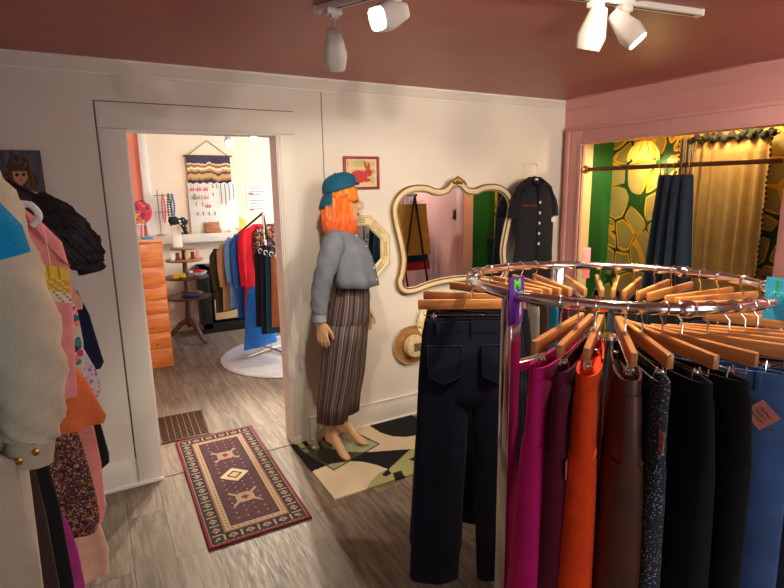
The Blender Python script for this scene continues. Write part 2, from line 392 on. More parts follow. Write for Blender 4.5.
# door casing (flat boards, almost flush with the wall) and jamb
b = MB(); t = .014
b.lohi((DX0-.13, YB-t, 0), (DX0, YB, DZ), .003); b.lohi((DX1, YB-t, 0), (DX1+.112, YB, DZ), .003)
b.lohi((DX0-.13, YB-t, DZ+.004), (DX1+.112, YB, DZ+.135), .003)
b.lohi((DX1+.012, YB-.022, 0), (DX1+.032, YB, DZ), .006); b.lohi((DX0-.004, YB-.004, 0), (DX0+.006, YB+WT, DZ)); b.lohi((DX1-.006, YB-.004, 0), (DX1+.004, YB+WT, DZ)); b.lohi((DX0, YB-.004, DZ-.006), (DX1, YB+WT, DZ+.004))
b.lohi((DX1, YB-.03, 0), (DX1+.05, YB, .06), .008)
struct('trim_8', b, TRIMW)
SEAM = pm('seam_shadow_gap', rgb(120, 104, 84), .9, 0, .05, 10, 0)
b = MB(); b.lohi((DX0-.137, YB-.002, .17), (DX0-.132, YB, DZ+.135)); b.lohi((DX0-.137, YB-.002, DZ+.136), (DX1+.114, YB, DZ+.141)); b.lohi((1.333, YB-.002, .17), (1.338, YB, 2.30)); 
struct('trim_9', b, SEAM)
struct('trim_10', MB().lohi((DX0, YB, .0), (DX1, YB+WT, .004)), FLOORM)
# ---- back room
b = MB(); b.lohi((.62, FY, 0), (BX1, FY+.1, 2.42)); struct('wall_far', b, WALLC)
struct('wall_far_pink', MB().lohi((BX0, FY+.02, 0), (.56, FY+.1, 2.42)), pm('coral_wall_paint', rgb(240, 150, 130), .6, 0, .03, 3, .05))
struct('trim_11', MB().lohi((.56, FY-.03, 0), (.64, FY+.1, 2.42), .005), TRIMW)
struct('wall_back_room_left', MB().lohi((BX0-.1, YB+WT, 0), (BX0, FY+.1, 2.42)), WALLP)
b = MB(); b.lohi((BX1, YB+WT, 0), (BX1+.1, 4.7, 2.42)); b.lohi((BX1, 6.5, 0), (BX1+.1, FY+.1, 2.42)); b.lohi((BX1, 4.7, 0), (BX1+.1, 6.5, .8)); b.lohi((BX1, 4.7, 2.2), (BX1+.1, 6.5, 2.42))
struct('wall_back_room_right', b, WALLC)
b = MB(); [b.lohi((BX1+.02, y-.025, .8), (BX1+.07, y+.025, 2.2)) for y in (4.72, 5.6, 6.48)]; [b.lohi((BX1+.02, 4.7, z), (BX1+.07, 6.5, z+.05)) for z in (.8, 1.45, 2.15)]; struct('window_2', b, TRIMW)
struct('ceiling_back_room', MB().lohi((BX0-.1, YB+WT, 2.42), (BX1+.1, FY+.1, 2.48)), pm('white_ceiling_paint', rgb(236, 230, 218), .8, 0, .02, 3, .05))
struct('trim_12', MB().lohi((.64, 6.66, 1.10), (BX1, FY, 1.20), .006), TRIMW)      # deep ledge along the far wall
struct('baseboard_far', MB().lohi((.64, FY-.02, 0), (BX1, FY, .14), .004), TRIMW)

# ================================================================== TRACK LIGHTING
def frame(z, up=(0, 0, 1)):
    z = Vector(z).normalized(); u = Vector(up)
    if abs(z.dot(u)) > .95: u = Vector((1, 0, 0))
    x = u.cross(z).normalized(); y = z.cross(x)
    return Matrix((x, y, z)).transposed()
def track(p0, p1, label, heads):
    p0, p1 = Vector(p0), Vector(p1); d = (p1-p0).normalized(); q = frame((0, 0, 1)); L = (p1-p0).length
    t = thing('ceiling_light_track', label, 'track light', (p0+p1)/2, 0, 'ceiling light tracks')
    rot = Matrix.Rotation(math.atan2(d.y, d.x), 3, 'Z'); mid = (p0+p1)/2
    MB().box(mid-Vector((0, 0, .011)), (L, .036, .022), rot, .003).build('rail', WHITEM, t)
    MB().box(mid-Vector((0, 0, .0222)), (L-.05, .009, .002), rot).build('slot', BLACKM, t)
    for e in (p0, p1): MB().box(e-Vector((0, 0, .012)), (.014, .038, .026), rot, .003).build('end_cap', WHITEM, t)
    return t
def head(at, drop, aim, lit, label, offs=(0, 0), power=0, size=75, col=WARM, s=1.12):
    """spot head: adapter on the track, stem, four-sided tapering can and lens"""
    at = Vector(at); t = thing('track_light_head', label, 'spotlight', at-Vector((0, 0, .022)), 0, 'spotlight heads on the ceiling tracks')
    MB().box(at-Vector((0, 0, .032)), (.06, .034, .022), None, .004).build('adapter', WHITEM, t)
    MB().box(at-Vector((0, 0, .048)), (.03, .03, .014), None, .003).build('adapter_collar', WHITEM, t)
    j = at-Vector((0, 0, drop)); MB().tube([at-Vector((0, 0, .05)), j], .007).build('stem', WHITEM, t)
    d = (Vector(aim)-j).normalized(); c = j+Vector((*offs, -.012)); F = frame(d)
    MB().ball(j-Vector((0, 0, .004)), .014).build('swivel', WHITEM, t)
    def ring(z, w, n=20):
        o = []
        for k in range(n):
            a = 2*PI*k/n; e = (abs(math.cos(a))**4+abs(math.sin(a))**4)**-.25; o.append(c+F @ Vector((w*e*math.cos(a), w*e*math.sin(a), z)))
        return o
    MB().loft([ring(-.055*s, .012), ring(-.05*s, .022*s), ring(.035*s, .040*s), ring(.075*s, .033*s), ring(.072*s, .028*s)], True, False).build('lamp_can', WHITEM, t)
    MB().loft([ring(.070*s, .0305*s), ring(.0735*s, .0295*s)]).build('lens', LENS if lit else pm('lamp_lens_dim', rgb(240, 230, 200), .3, 0, .02, 5, 0), t)
    if power:
        sp = spot('spot_beam', c+F @ Vector((0, 0, .085*s)), c+d, power, col, size)
    return t
track((.82, 2.0, ZC), (1.44, .735, ZC), 'white track at the upper left of the ceiling above the doorway side', None)
track((1.05, 1.53, ZC), (2.17, 1.368, ZC), 'white track crossing the ceiling above the round rack', None)
head((.855, 1.93, ZC), .135, (1.5, 3.2, .9), False, 'white spotlight pointing away at the back wall, leftmost on its track', (0, 0), 30, 95)
head((.975, 1.685, ZC), .085, (-.35, 1.25, 1.75), True, 'white lit spotlight tilted left toward the hanging clothes', (-.02, -.02), 9, 80)
head((1.665, 1.44, ZC), .085, (1.64, 2.0, .6), False, 'white spotlight with its back turned, left one of the pair above the round rack', (0, 0), 45, 110)
head((1.795, 1.421, ZC), .075, (2.25, .75, 1.35), True, 'white lit spotlight tilted right, beside the rightmost track end', (0, 0), 22, 95)
head((1.33, .96, ZC), .10, (1.6, 1.25, 1.0), True, 'white spotlight over the round rack near the end of the left track', (0, 0), 30, 120)
head((1.40, .82, ZC), .10, (1.45, 1.60, 2.40), True, 'added unseen spotlight at the very end of the left track, brightening the ceiling', (0, 0), 24, 75)  # extra head out of view, added to make a glow on the ceiling
track((1.5, -.55, ZC), (3.0, -.55, ZC), 'added unseen track behind the viewer, carrying two extra spotlights', None)  # track added out of view to carry two extra lamps
head((2.75, -.55, ZC), .10, (3.47, 2.2, 1.85), True, 'added unseen spotlight behind the viewer, brightening the pink wall', (0, 0), 130, 75)  # unseen lamp added to brighten the pink wall
head((1.8, -.55, ZC), .10, (1.9, 3.2, 1.3), True, 'added unseen spotlight behind the viewer, brightening the back wall', (0, 0), 40, 70)  # second unseen lamp, added to light the back wall

# ================================================================== BACK WALL THINGS
# ---- big shaped mirror
GILT = pm('cream_gilt_paint', rgb(226, 208, 168), .42, 0, .06, 14, .06); GOLD = pm('old_gold', rgb(150, 112, 56), .4, .5, .2, 25, .1)
half = [(0, .405), (.055, .392), (.10, .352), (.17, .345), (.25, .368), (.34, .372), (.425, .352), (.495, .300), (.532, .215), (.520, .11), (.488, -.02), (.468, -.14), (.482, -.24), (.500, -.29), (.485, -.355), (.43, -.392), (.34, -.392), (.24, -.368), (.12, -.352), (0, -.348)]
ctrl = half+[(-x, z) for x, z in half[-2:0:-1]]
out = [Vector((p[0], p[1])) for p in crom([(x, z, 0) for x, z in ctrl], 5)]
def sweep_frame(b, outline, prof, P):
    """sweep a profile (offset inward, depth) round a 2D outline; P maps (x, z, depth) to space"""
    n = len(outline); rings = []
    for i in range(n):
        a, c = outline[i-1], outline[(i+1) % n]; tg = (c-a).normalized(); nm = Vector((-tg.y, tg.x))
        if nm.dot(-outline[i]) < 0 and False: nm = -nm
        rings.append([P(outline[i]+nm*o, d) for o, d in prof])
    rings.append(rings[0]); b.loft(rings, False, False); bmesh.ops.remove_doubles(b.bm, verts=b.bm.verts, dist=1e-6); return b
mz, mx, mrot = 1.345, 2.345, R(-2.2)
mir = thing('shaped_wall_mirror', 'large curvy mirror with cream and gold frame on the white back wall', 'mirror', (mx, YB-.041, mz), mrot)
def PM(p, d): return WM[mir.name] @ Vector((p.x, -d, p.y))
ar = sum(out[i-1].x*out[i].y-out[i].x*out[i-1].y for i in range(len(out)))
sg = 1 if ar > 0 else -1
def pf(l): return [(o*sg, d) for o, d in l]
sweep_frame(MB(), out, pf([(0, -.018), (0, .006), (.008, .022), (.022, .026), (.034, .018), (.044, .016), (.05, .006), (.05, -.018)]), PM).build('frame', GILT, mir, angle=50)
sweep_frame(MB(), out, pf([(.037, .014), (.037, .023), (.045, .023), (.046, .014)]), PM).build('gold_inner_line', GOLD, mir)
sweep_frame(MB(), out, pf([(-.004, .0), (-.004, .012), (.005, .02), (.005, .0)]), PM).build('gold_outer_line', GOLD, mir)
inn = []
for i in range(len(out)):
    tg = (out[(i+1) % len(out)]-out[i-1]).normalized(); inn.append(out[i]+Vector((-tg.y, tg.x))*.047*sg)
b = MB(); b.prism([(p.x, p.y) for p in inn], .006, WM[mir.name] @ Matrix.Rotation(PI/2, 4, 'X')); b.build('mirror_glass', MIRROR, mir, smooth=False)
b = MB()
for k in range(-2, 3): b.ball(PM(Vector((k*.016, .408-abs(k)*.006)), .028), (.013, .012, .030-.004*abs(k)), 10)
b.tube([PM(Vector(p), .022) for p in ((-.075, .372), (-.055, .40), (-.03, .392), (0, .378), (.03, .392), (.055, .40), (.075, .372))], .009); b.build('shell_crest', GOLD, mir)
# ---- octagonal mirror behind the figure
oc = (1.545, 1.29); om = thing('octagonal_wall_mirror', 'octagonal mirror with cream carved frame half hidden behind the mannequin', 'mirror', (oc[0], YB-.03, oc[1]))
def octo(rx, rz): return [Vector((rx*math.cos(PI/8+k*PI/4)/math.cos(PI/8), rz*math.sin(PI/8+k*PI/4)/math.cos(PI/8))) for k in range(8)]
def PO(p, d): return Vector((oc[0]+p.x, YB-.03-d, oc[1]+p.y))
def octring(b, prof):
    rings = [[PO(p, d) for p in octo(.245-o, .235-o)] for o, d in prof]; b.loft(rings, False, False); return b
octring(MB(), [(0, -.028), (0, .006), (.01, .016), (.022, .010), (.05, .012), (.062, .02), (.072, .008), (.074, -.028)]).build('frame', pm('cream_carved_paint', rgb(224, 206, 160), .5, 0, .08, 18, .1), om, angle=20)
OLINE = pm('carved_groove', rgb(150, 116, 66), .6, 0, .1, 10, 0)
for k in range(8):
    p, q = octo(.245-.036, .235-.036)[k], octo(.245-.036, .235-.036)[(k+1) % 8]; b = MB(); a1, a2 = p.lerp(q, .2), p.lerp(q, .8); m_ = p.lerp(q, .5); nn = m_.normalized()*.012
    b.tube([PO(x, .012) for x in (a1-nn, a1+nn*.6, m_+nn*.4, a2+nn*.6, a2-nn, m_-nn*.5)], .0022, 6, True); b.build('carved_panel', OLINE, om)
b = MB(); b.prism([(p.x, p.y) for p in octo(.178, .168)], .004, Matrix.Translation((oc[0], YB-.028, oc[1])) @ Matrix.Rotation(PI/2, 4, 'X')); b.build('mirror_glass', MIRROR, om, smooth=False)
pr = MB().box((1.60, YB-.012, 1.035), (.035, .003, .05)); tag(pr.build('price_tag', PAPERW, origin=(1.60, YB-.012, 1.035)), 'small white price tag hanging below the octagonal mirror', 'tag')
# ---- pictures
def picture(name, label, x0, x1, z0, z1, y, fr, fw, artfn, nu, nv, rz=0, canvas_only=False, mountw=0):
    t = thing(name, label, 'picture', ((x0+x1)/2, y, (z0+z1)/2), rz); Mx = WM[t.name]
    w, h = (x1-x0)/2, (z1-z0)/2
    b = MB(); d = .022
    if canvas_only: b.lohi((-w, -d, -h), (w, 0, h), .003)
    else:
        for lo, hi in (((-w, -d, -h), (-w+fw, 0, h)), ((w-fw, -d, -h), (w, 0, h)), ((-w+fw, -d, -h), (w-fw, 0, -h+fw)), ((-w+fw, -d, h-fw), (w-fw, 0, h))): b.lohi(lo, hi, .003)
        b.lohi((-w+fw, -.006, -h+fw), (w-fw, 0, h-fw))
    b.bm.transform(Mx); b.build('canvas_edge' if canvas_only else 'frame', fr, t)
    iw, ih = (w-.001, h-.001) if canvas_only else (w-fw, h-fw); yy = -d-.0008 if canvas_only else -.0075
    b = MB().grid(lambda u, v: Mx @ Vector((-iw+2*iw*u, yy, -ih+2*ih*v)), nu, nv, artfn); b.build('artwork', PAINT, t, smooth=False, normals=False); return t
def ell(u, v, cx, cy, rx, ry): return ((u-cx)/rx)**2+((v-cy)/ry)**2 < 1
def bunny(u, v):
    n = mnoise.noise((u*3, v*3, 1)); c = rgb(222, 196, 148)
    if n > .22: c = rgb(206, 160, 110)
    elif n < -.25: c = rgb(196, 186, 120)
    x, y = u*1.2, v
    red = rgb(196, 62, 58)
    if ell(x, y, .50, .36, .33, .23) or ell(x, y, .88, .50, .15, .14) or ell(x, y, .30, .22, .20, .10) or ell(x, y, .80, .24, .17, .07): c = red
    if ell(x+.35*(y-.7), y, .80, .74, .055, .18) or ell(x+.1*(y-.7), y, .90, .74, .045, .16): c = red
    if ell(x, y, .93, .53, .02, .02): c = rgb(60, 30, 30)
    if ell(x, y, .17, .34, .05, .05): c = rgb(230, 200, 170)
    if u < .03 or u > .97 or v < .03 or v > .97: c = rgb(236, 220, 190)
    return c
picture('rabbit_picture', 'small red framed picture of a red rabbit on the back wall above the mannequin', 1.468, 1.728, 1.697, 1.909, YB-.001, pm('red_frame_paint', rgb(150, 34, 40), .4, 0, .06, 10, .05), .016, bunny, 52, 42)
def girl(u, v):
    n = mnoise.noise((u*9, v*2.2, 5)); k = .5+.5*n
    c = tuple(a*(1-k)+b_*k for a, b_ in zip(rgb(50, 46, 52), rgb(112, 108, 118)))
    if ell(u, v, .50, .68, .27, .24) or ell(u, v, .28, .52, .13, .15) or ell(u, v, .75, .50, .13, .14): c = rgb(70, 40, 28) if mnoise.noise((u*26, v*12, 2)) > -.1 else rgb(122, 76, 46)
    if ell(u, v, .52, .18, .22, .26) or ell(u, v, .52, .34, .16, .12): c = rgb(58, 52, 62) if (int(u*40)+int(v*50)) % 5 else rgb(110, 100, 110)
    if ell(u, v, .48, .44, .05, .06): c = rgb(186, 134, 106)
    if ell(u, v, .50, .60, .16, .15): c = rgb(206, 150, 118)
    if v > .66 and ell(u, v, .50, .62, .17, .15): c = rgb(84, 50, 34)
    for ex in (.44, .58):
        if ell(u, v, ex, .605, .035, .03): c = rgb(34, 22, 24)
    if ell(u, v, .515, .515, .03, .012): c = rgb(150, 66, 60)
    if ell(u-.55*(v-.2), v, .33, .20, .05, .17) or ell(u, v-.1*(u-.5), .52, .07, .22, .035): c = rgb(172, 120, 94)
    return c
picture('girl_portrait', 'unframed dark portrait painting of a seated girl left of the doorway', -.375, -.182, 1.615, 1.911, YB-.001, pm('canvas_edge_paint', rgb(60, 54, 56), .8, 0, .1, 10, .1), 0, girl, 52, 76, 0, True)
def abst(u, v):
    n = mnoise.noise((u*3, v*3, 9)); c = rgb(150, 190, 160) if n > 0 else rgb(200, 210, 170)
    if v < .35+.2*n: c = rgb(110, 150, 110)
    if u < .1 or u > .9 or v < .1 or v > .9: c = rgb(228, 220, 200)
    return c
picture('green_print', 'small green print in a wooden frame, seen in the octagonal mirror', -.13, .13, -.16, .16, 0, DARKWOOD, .02, abst, 20, 24)
E0 = bpy.data.objects['green_print']; place(E0, (XR-.002, -.42, 1.10), R(-90))
# ---- straw hats on the wall
STRAW = pm('brown_straw', rgb(164, 118, 70), .85, 0, .25, 60, .6, 160); STRAWL = pm('pale_straw', rgb(216, 196, 150), .85, 0, .2, 60, .6, 160); STRAWC = pm('cream_lace_straw', rgb(228, 212, 170), .85, 0, .2, 50, .8, 120)
def hat(label, c, r, rc, brim, crown_m, band, patch, tilt=0):
    t = thing('straw_hat', label, 'hat', c); Rm = Matrix.Rotation(PI/2, 3, 'X') @ Matrix.Rotation(tilt, 3, 'X')
    def V(p): return Vector(c)+Rm @ Vector(p)
    b = MB(); rings = []
    for q, z in ((1, .012), (.93, .004), (.8, .004), (.66, .01), (rc/r, .018)):
        rings.append([V((r*q*math.cos(a), r*q*math.sin(a)*.97, z+.006*math.sin(5*a)*q)) for a in [2*PI*k/48 for k in range(48)]])
    b.loft(rings, False, False); solidify(b.build('brim', brim, t), .004)
    b = MB(); b.loft([[V((rc*q*math.cos(a), rc*q*math.sin(a), z)) for a in [2*PI*k/40 for k in range(40)]] for q, z in ((1.0, .012), (.97, .06), (.9, .082), (.7, .09), (.3, .086), (.05, .084))], False, True); b.build('crown', crown_m, t)
    b = MB(); b.loft([[V((rc*q*math.cos(a), rc*q*math.sin(a), z)) for a in [2*PI*k/40 for k in range(40)]] for q, z in ((1.03, .014), (1.03, .036), (.99, .036))], False, False); b.build('hat_band', band, t)
    b = MB()
    for k in range(60):
        a = 2*PI*k/60; b.ball(V((r*math.cos(a), r*math.sin(a)*.97, .012+.006*math.sin(5*a))), .0055, 6)
    b.build('braided_edge', crown_m, t)
    if patch: MB().grid(lambda u, v: V((-.028+.056*u, -.03+.06*v, .0925)), 4, 4, lambda u, v: rgb(120, 96, 70) if (int(u*4)+int(v*4)) % 3 else rgb(96, 74, 52)).build('patch', PAT, t, smooth=False)
    return t
hat('brown straw hat with a crown patch, lower of two on the back wall', (1.965, YB-.02, .565), .15, .085, STRAW, STRAWL, STRAW, True)
hat('cream lacy straw hat on the back wall, partly behind the dark jeans', (2.165, YB-.02, .725), .15, .088, STRAWC, STRAWC, STRAWC, False)

# ---- navy dress on a hanger on the back wall
NAVY = fab(30, 29, 38); NAVYD = fab(22, 22, 30)
dy = 3.115; hg = thing('clothes_hanger', 'black hanger with chrome hook holding the navy dress on the back wall', 'hanger', (3.107, dy, 1.74))
MB().tube([(3.107, dy, 1.755), (3.107, dy, 1.815)]+[(3.107+.022*math.cos(a), dy, 1.845+.024*math.sin(a)) for a in [R(-90+30*k) for k in range(0, 9)]], .0025, 8).build('hook', CHROME, hg)
MB().tube([(2.93, dy, 1.69), (3.0, dy, 1.735), (3.107, dy, 1.762), (3.21, dy, 1.735), (3.28, dy, 1.69)], [.008, .010, .014, .010, .008]).build('shoulder_bar', PLASTICK, hg)
MB().tube([(3.107, YB, 1.868), (3.107, dy-.01, 1.868)], .003, 8).build('wall_nail', CHROME, hg)
def loopring(cx, cy, w, t, z, n=40, rip=0, k=5, ph=0, sq=2.4, zf=None):
    o = []
    for j in range(n):
        a = 2*PI*j/n; c, s = math.cos(a), math.sin(a)
        x = abs(c)**(2/sq)*math.copysign(1, c)*w; y = abs(s)**(2/sq)*math.copysign(1, s)*t
        y += rip*math.sin(k*x/max(w, .01)*2+ph)*(1 if s > 0 else .8); o.append(Vector((cx+x, cy+y, z+(zf(x/w) if zf else 0))))
    return o
dr = thing('button_dress', 'navy short sleeved button front dress hung on the back wall beside the pink wall', 'dress', (3.107, dy, 1.05))
rings = []
for z, cx, w, t, rp in [(.62, 3.12, .30, .045, .016), (.85, 3.115, .27, .045, .014), (1.05, 3.115, .225, .045, .012), (1.18, 3.122, .20, .045, .006), (1.27, 3.126, .195, .045, .003), (1.40, 3.12, .198, .05, .003), (1.52, 3.112, .200, .05, .003), (1.62, 3.107, .200, .045, .003), (1.69, 3.107, .185, .035, .0), (1.725, 3.107, .14, .028, 0), (1.755, 3.107, .085, .022, 0), (1.768, 3.107, .06, .018, 0)]:
    rings.append(loopring(cx, dy, w, t, z, 48, rp, 4))
MB().loft(rings).build('dress_body', NAVY, dr, angle=60)
for s in (-1, 1):
    rr = []
    for k, (dx, z, rx, rz_) in enumerate([(.115, 1.69, .048, .036), (.145, 1.668, .062, .044), (.168, 1.615, .068, .048), (.182, 1.555, .070, .048), (.190, 1.495, .068, .044), (.192, 1.465, .066, .040)]):
        F = Matrix.Rotation(s*-R(58+k*4), 3, 'Y'); rr.append([Vector((3.107+s*dx, dy, z))+Matrix.Rotation(s*R(48-k*9), 3, 'Y') @ Vector((rx*math.cos(a), (rz_+.006*math.sin(7*a))*math.sin(a), 0)) for a in [2*PI*q/28 for q in range(28)]])
    MB().loft(rr).build('sleeve', NAVY, dr, angle=60)
b = MB(); b.lohi((3.10, dy-.054, .7), (3.145, dy-.047, 1.70), .002); b.build('button_placket', NAVYD, dr)
BTN = pm('pearl_button', rgb(222, 214, 190), .25, 0, .1, 30, 0)
for k in range(5):
    z = 1.575-.08*k; b = MB(); b.lathe([(.011, 0), (.012, .003), (.009, .005), (.004, .004)], (3.122, dy-.053, z), 14, Matrix.Rotation(PI/2, 3, 'X')); b.build('button', BTN, dr)
MB().tube(crom([(3.05, dy-.035, 1.74), (3.075, dy-.05, 1.715), (3.107, dy-.052, 1.71), (3.14, dy-.05, 1.715), (3.165, dy-.035, 1.74)], 4, False), .010, 8).build('neckline', NAVYD, dr)
MB().lohi((3.092, dy-.024, 1.722), (3.122, dy-.02, 1.755)).build('neck_label', PAPERW, dr)
EMB = pm('red_embroidery', rgb(150, 70, 52), .9, 0, .2, 30, .1)
b = MB()
for k in range(7): b.tube([(2.945+.02*k, dy-.0545, 1.545), (2.955+.02*k, dy-.055, 1.562), (2.965+.02*k, dy-.0545, 1.545)], .003, 6)
b.build('smocked_embroidery', EMB, dr)
MB().box((3.275, dy-.052, 1.435), (.045, .002, .035), Matrix.Rotation(R(8), 3, 'Y')).build('price_tag', PAPERW, dr)

for o_ in (dr, hg): o_.location.x -= .08
# ================================================================== FLOOR THINGS
def rugcol(u, v):
    W_, L_ = .52, 1.28; x, y = u*W_, v*L_
    d = min(x, W_-x, y, L_-y)
    red, dk, tan, plum, ro = rgb(116, 30, 40), rgb(44, 36, 44), rgb(158, 136, 112), rgb(82, 48, 56), rgb(136, 86, 78)
    if d < .014: return red
    if d < .022: return tan if int((x+y)/.012) % 2 else rgb(120, 80, 66)
    if d < .09:
        s = (y if min(x, W_-x) < min(y, L_-y) else x); q = (s % .085)/.085-.5; r = (d-.056)/.034
        if abs(abs(q)+abs(r)*.5-.25) < .06: return tan
        if abs(q)*1.2+abs(r) < .22: return tan if abs(q) > .04 else red
        if abs(q) > .43 and abs(r) < .7: return tan
        return dk
    if d < .098: return ro
    if d < .13:
        s = (y if min(x, W_-x) < min(y, L_-y) else x); q = (s % .03)/.03-.5; r = (d-.114)/.016
        return rgb(116, 74, 60) if abs(q)+abs(r)*.5 < .28 else rgb(166, 144, 112)
    if d < .136: return dk
    cx, cy = x-W_/2, y-L_/2
    for my in (-.27, 0, .27):
        m = abs(cx)*1.0+abs(cy-my)*1.0
        if my == 0:
            if m < .03: return rgb(196, 170, 130)
            if m < .045: return dk
            if m < .085: return rgb(206, 184, 146)
            if m < .097: return dk
        else:
            h = max(abs(cx), abs(cy-my))
            if m < .025: return red
            if m < .075 and h < .05: return tan
            if abs(cx) < .075 and abs(abs(cx)-abs(cy-my)*1.1) < .014: return tan
    gx, gy = (x % .052)/.052-.5, (y % .052)/.052-.5
    m = abs(gx)+abs(gy)
    if m < .14: return rgb(150, 122, 96)
    if .26 < m < .33 and int(x/.052)*3+int(y/.052) & 1: return dk
    return plum if mnoise.noise((x*60, y*60, 0)) > -.15 else rgb(66, 40, 48)
RM = Matrix.Translation((.592, 3.05, 0)) @ Matrix.Rotation(R(-.8), 4, 'Z')
def rugpos(u, v):
    x, y = -.26+.52*u, -.64+1.28*v
    return RM @ Vector((x, y, .010+.0015*math.sin(y*9)))
rg = MB().grid(rugpos, 104, 256, rugcol).build('persian_rug', PAT, origin=(.592, 3.05, .0045), smooth=True, normals=False)
solidify(rg, .009, -1); tag(rg, 'small red and dark patterned rug lying across the doorway', 'rug')
# floor vent
vt = thing('floor_vent', 'brown slotted metal vent set in the floor of the doorway by the rug', 'floor vent', (.42, 3.95, 0), R(-2)); VB = pm('vent_bronze', rgb(66, 44, 30), .45, .5, .12, 10, .05)
def TV(b): b.bm.transform(WM[vt.name]); return b
b = MB()
for lo, hi in (((-.17, -.24, .0), (-.15, .24, .008)), ((.15, -.24, 0), (.17, .24, .008)), ((-.15, -.24, 0), (.15, -.22, .008)), ((-.15, .22, 0), (.15, .24, .008))): b.lohi(lo, hi, .002)
TV(b).build('vent_frame', VB, vt)
b = MB()
for k in range(20): b.lohi((-.15, -.215+.0225*k, .001), (.15, -.203+.0225*k, .006))
TV(b).build('louvres', VB, vt)
b = MB()
for k in range(6): b.lohi((-.103+.0415*k, -.22, .005), (-.100+.0415*k, .22, .0075))
TV(b).build('cross_bars', pm('vent_wire', rgb(150, 110, 70), .4, .5, .1, 10, 0), vt)
TV(MB().lohi((-.15, -.22, .0002), (.15, .22, .0012))).build('vent_cavity', PLASTICK, vt)
# geometric mat
def inpoly(x, y, p):
    c = False
    for (x0, y0), (x1, y1) in zip(p, p[1:]+p[:1]):
        if (y0 > y) != (y1 > y) and x < (x1-x0)*(y-y0)/(y1-y0)+x0: c = not c
    return c
M_BAND = [(-.01, .59), (.08, .58), (.2, .56), (.30, .44), (.42, .37), (.52, .33), (.66, .27), (.41, .12), (.375, .20), (.32, .28), (.25, .335), (.13, .365), (-.01, .34)]
M_DISC = [(.585, .745), (.96, .745), (.96, .44), (.80, .42), (.72, .435), (.65, .49), (.605, .585)]
M_GREEN = [(.41, .12), (.66, .27), (.95, .20), (.95, .02), (.47, -.01), (.19, -.01), (.26, .06), (.345, .115)]
M_CHECK = [[(.345, .09), (.41, .125), (.405, .07), (.355, .055)], [(.41, .07), (.47, .07), (.45, -.01), (.385, -.01)], [(.58, .16), (.72, .20), (.74, .10), (.62, .08)]]
def matcol(u, v):
    x, y = u*.95, v*.745                                   # x along the wall, y towards it
    blk, crm, grn = rgb(24, 23, 26), rgb(222, 204, 172), rgb(170, 168, 112)
    if inpoly(x, y, M_BAND) or inpoly(x, y, M_DISC) or any(inpoly(x, y, p) for p in M_CHECK): return blk
    if inpoly(x, y, M_GREEN): return grn
    if y > .56 and x < .235: return blk if (x+.03) % .07 > .033 else grn
    return crm
mt = MB().grid(lambda u, v: Vector((1.012+.95*u, 2.495+.745*v, .011)), 150, 118, matcol).build('geometric_mat', PAT, origin=(1.012, 2.495, .0005), smooth=False, normals=False)
solidify(mt, .010, -1); tag(mt, 'black, cream and olive geometric mat under the mannequin', 'rug')

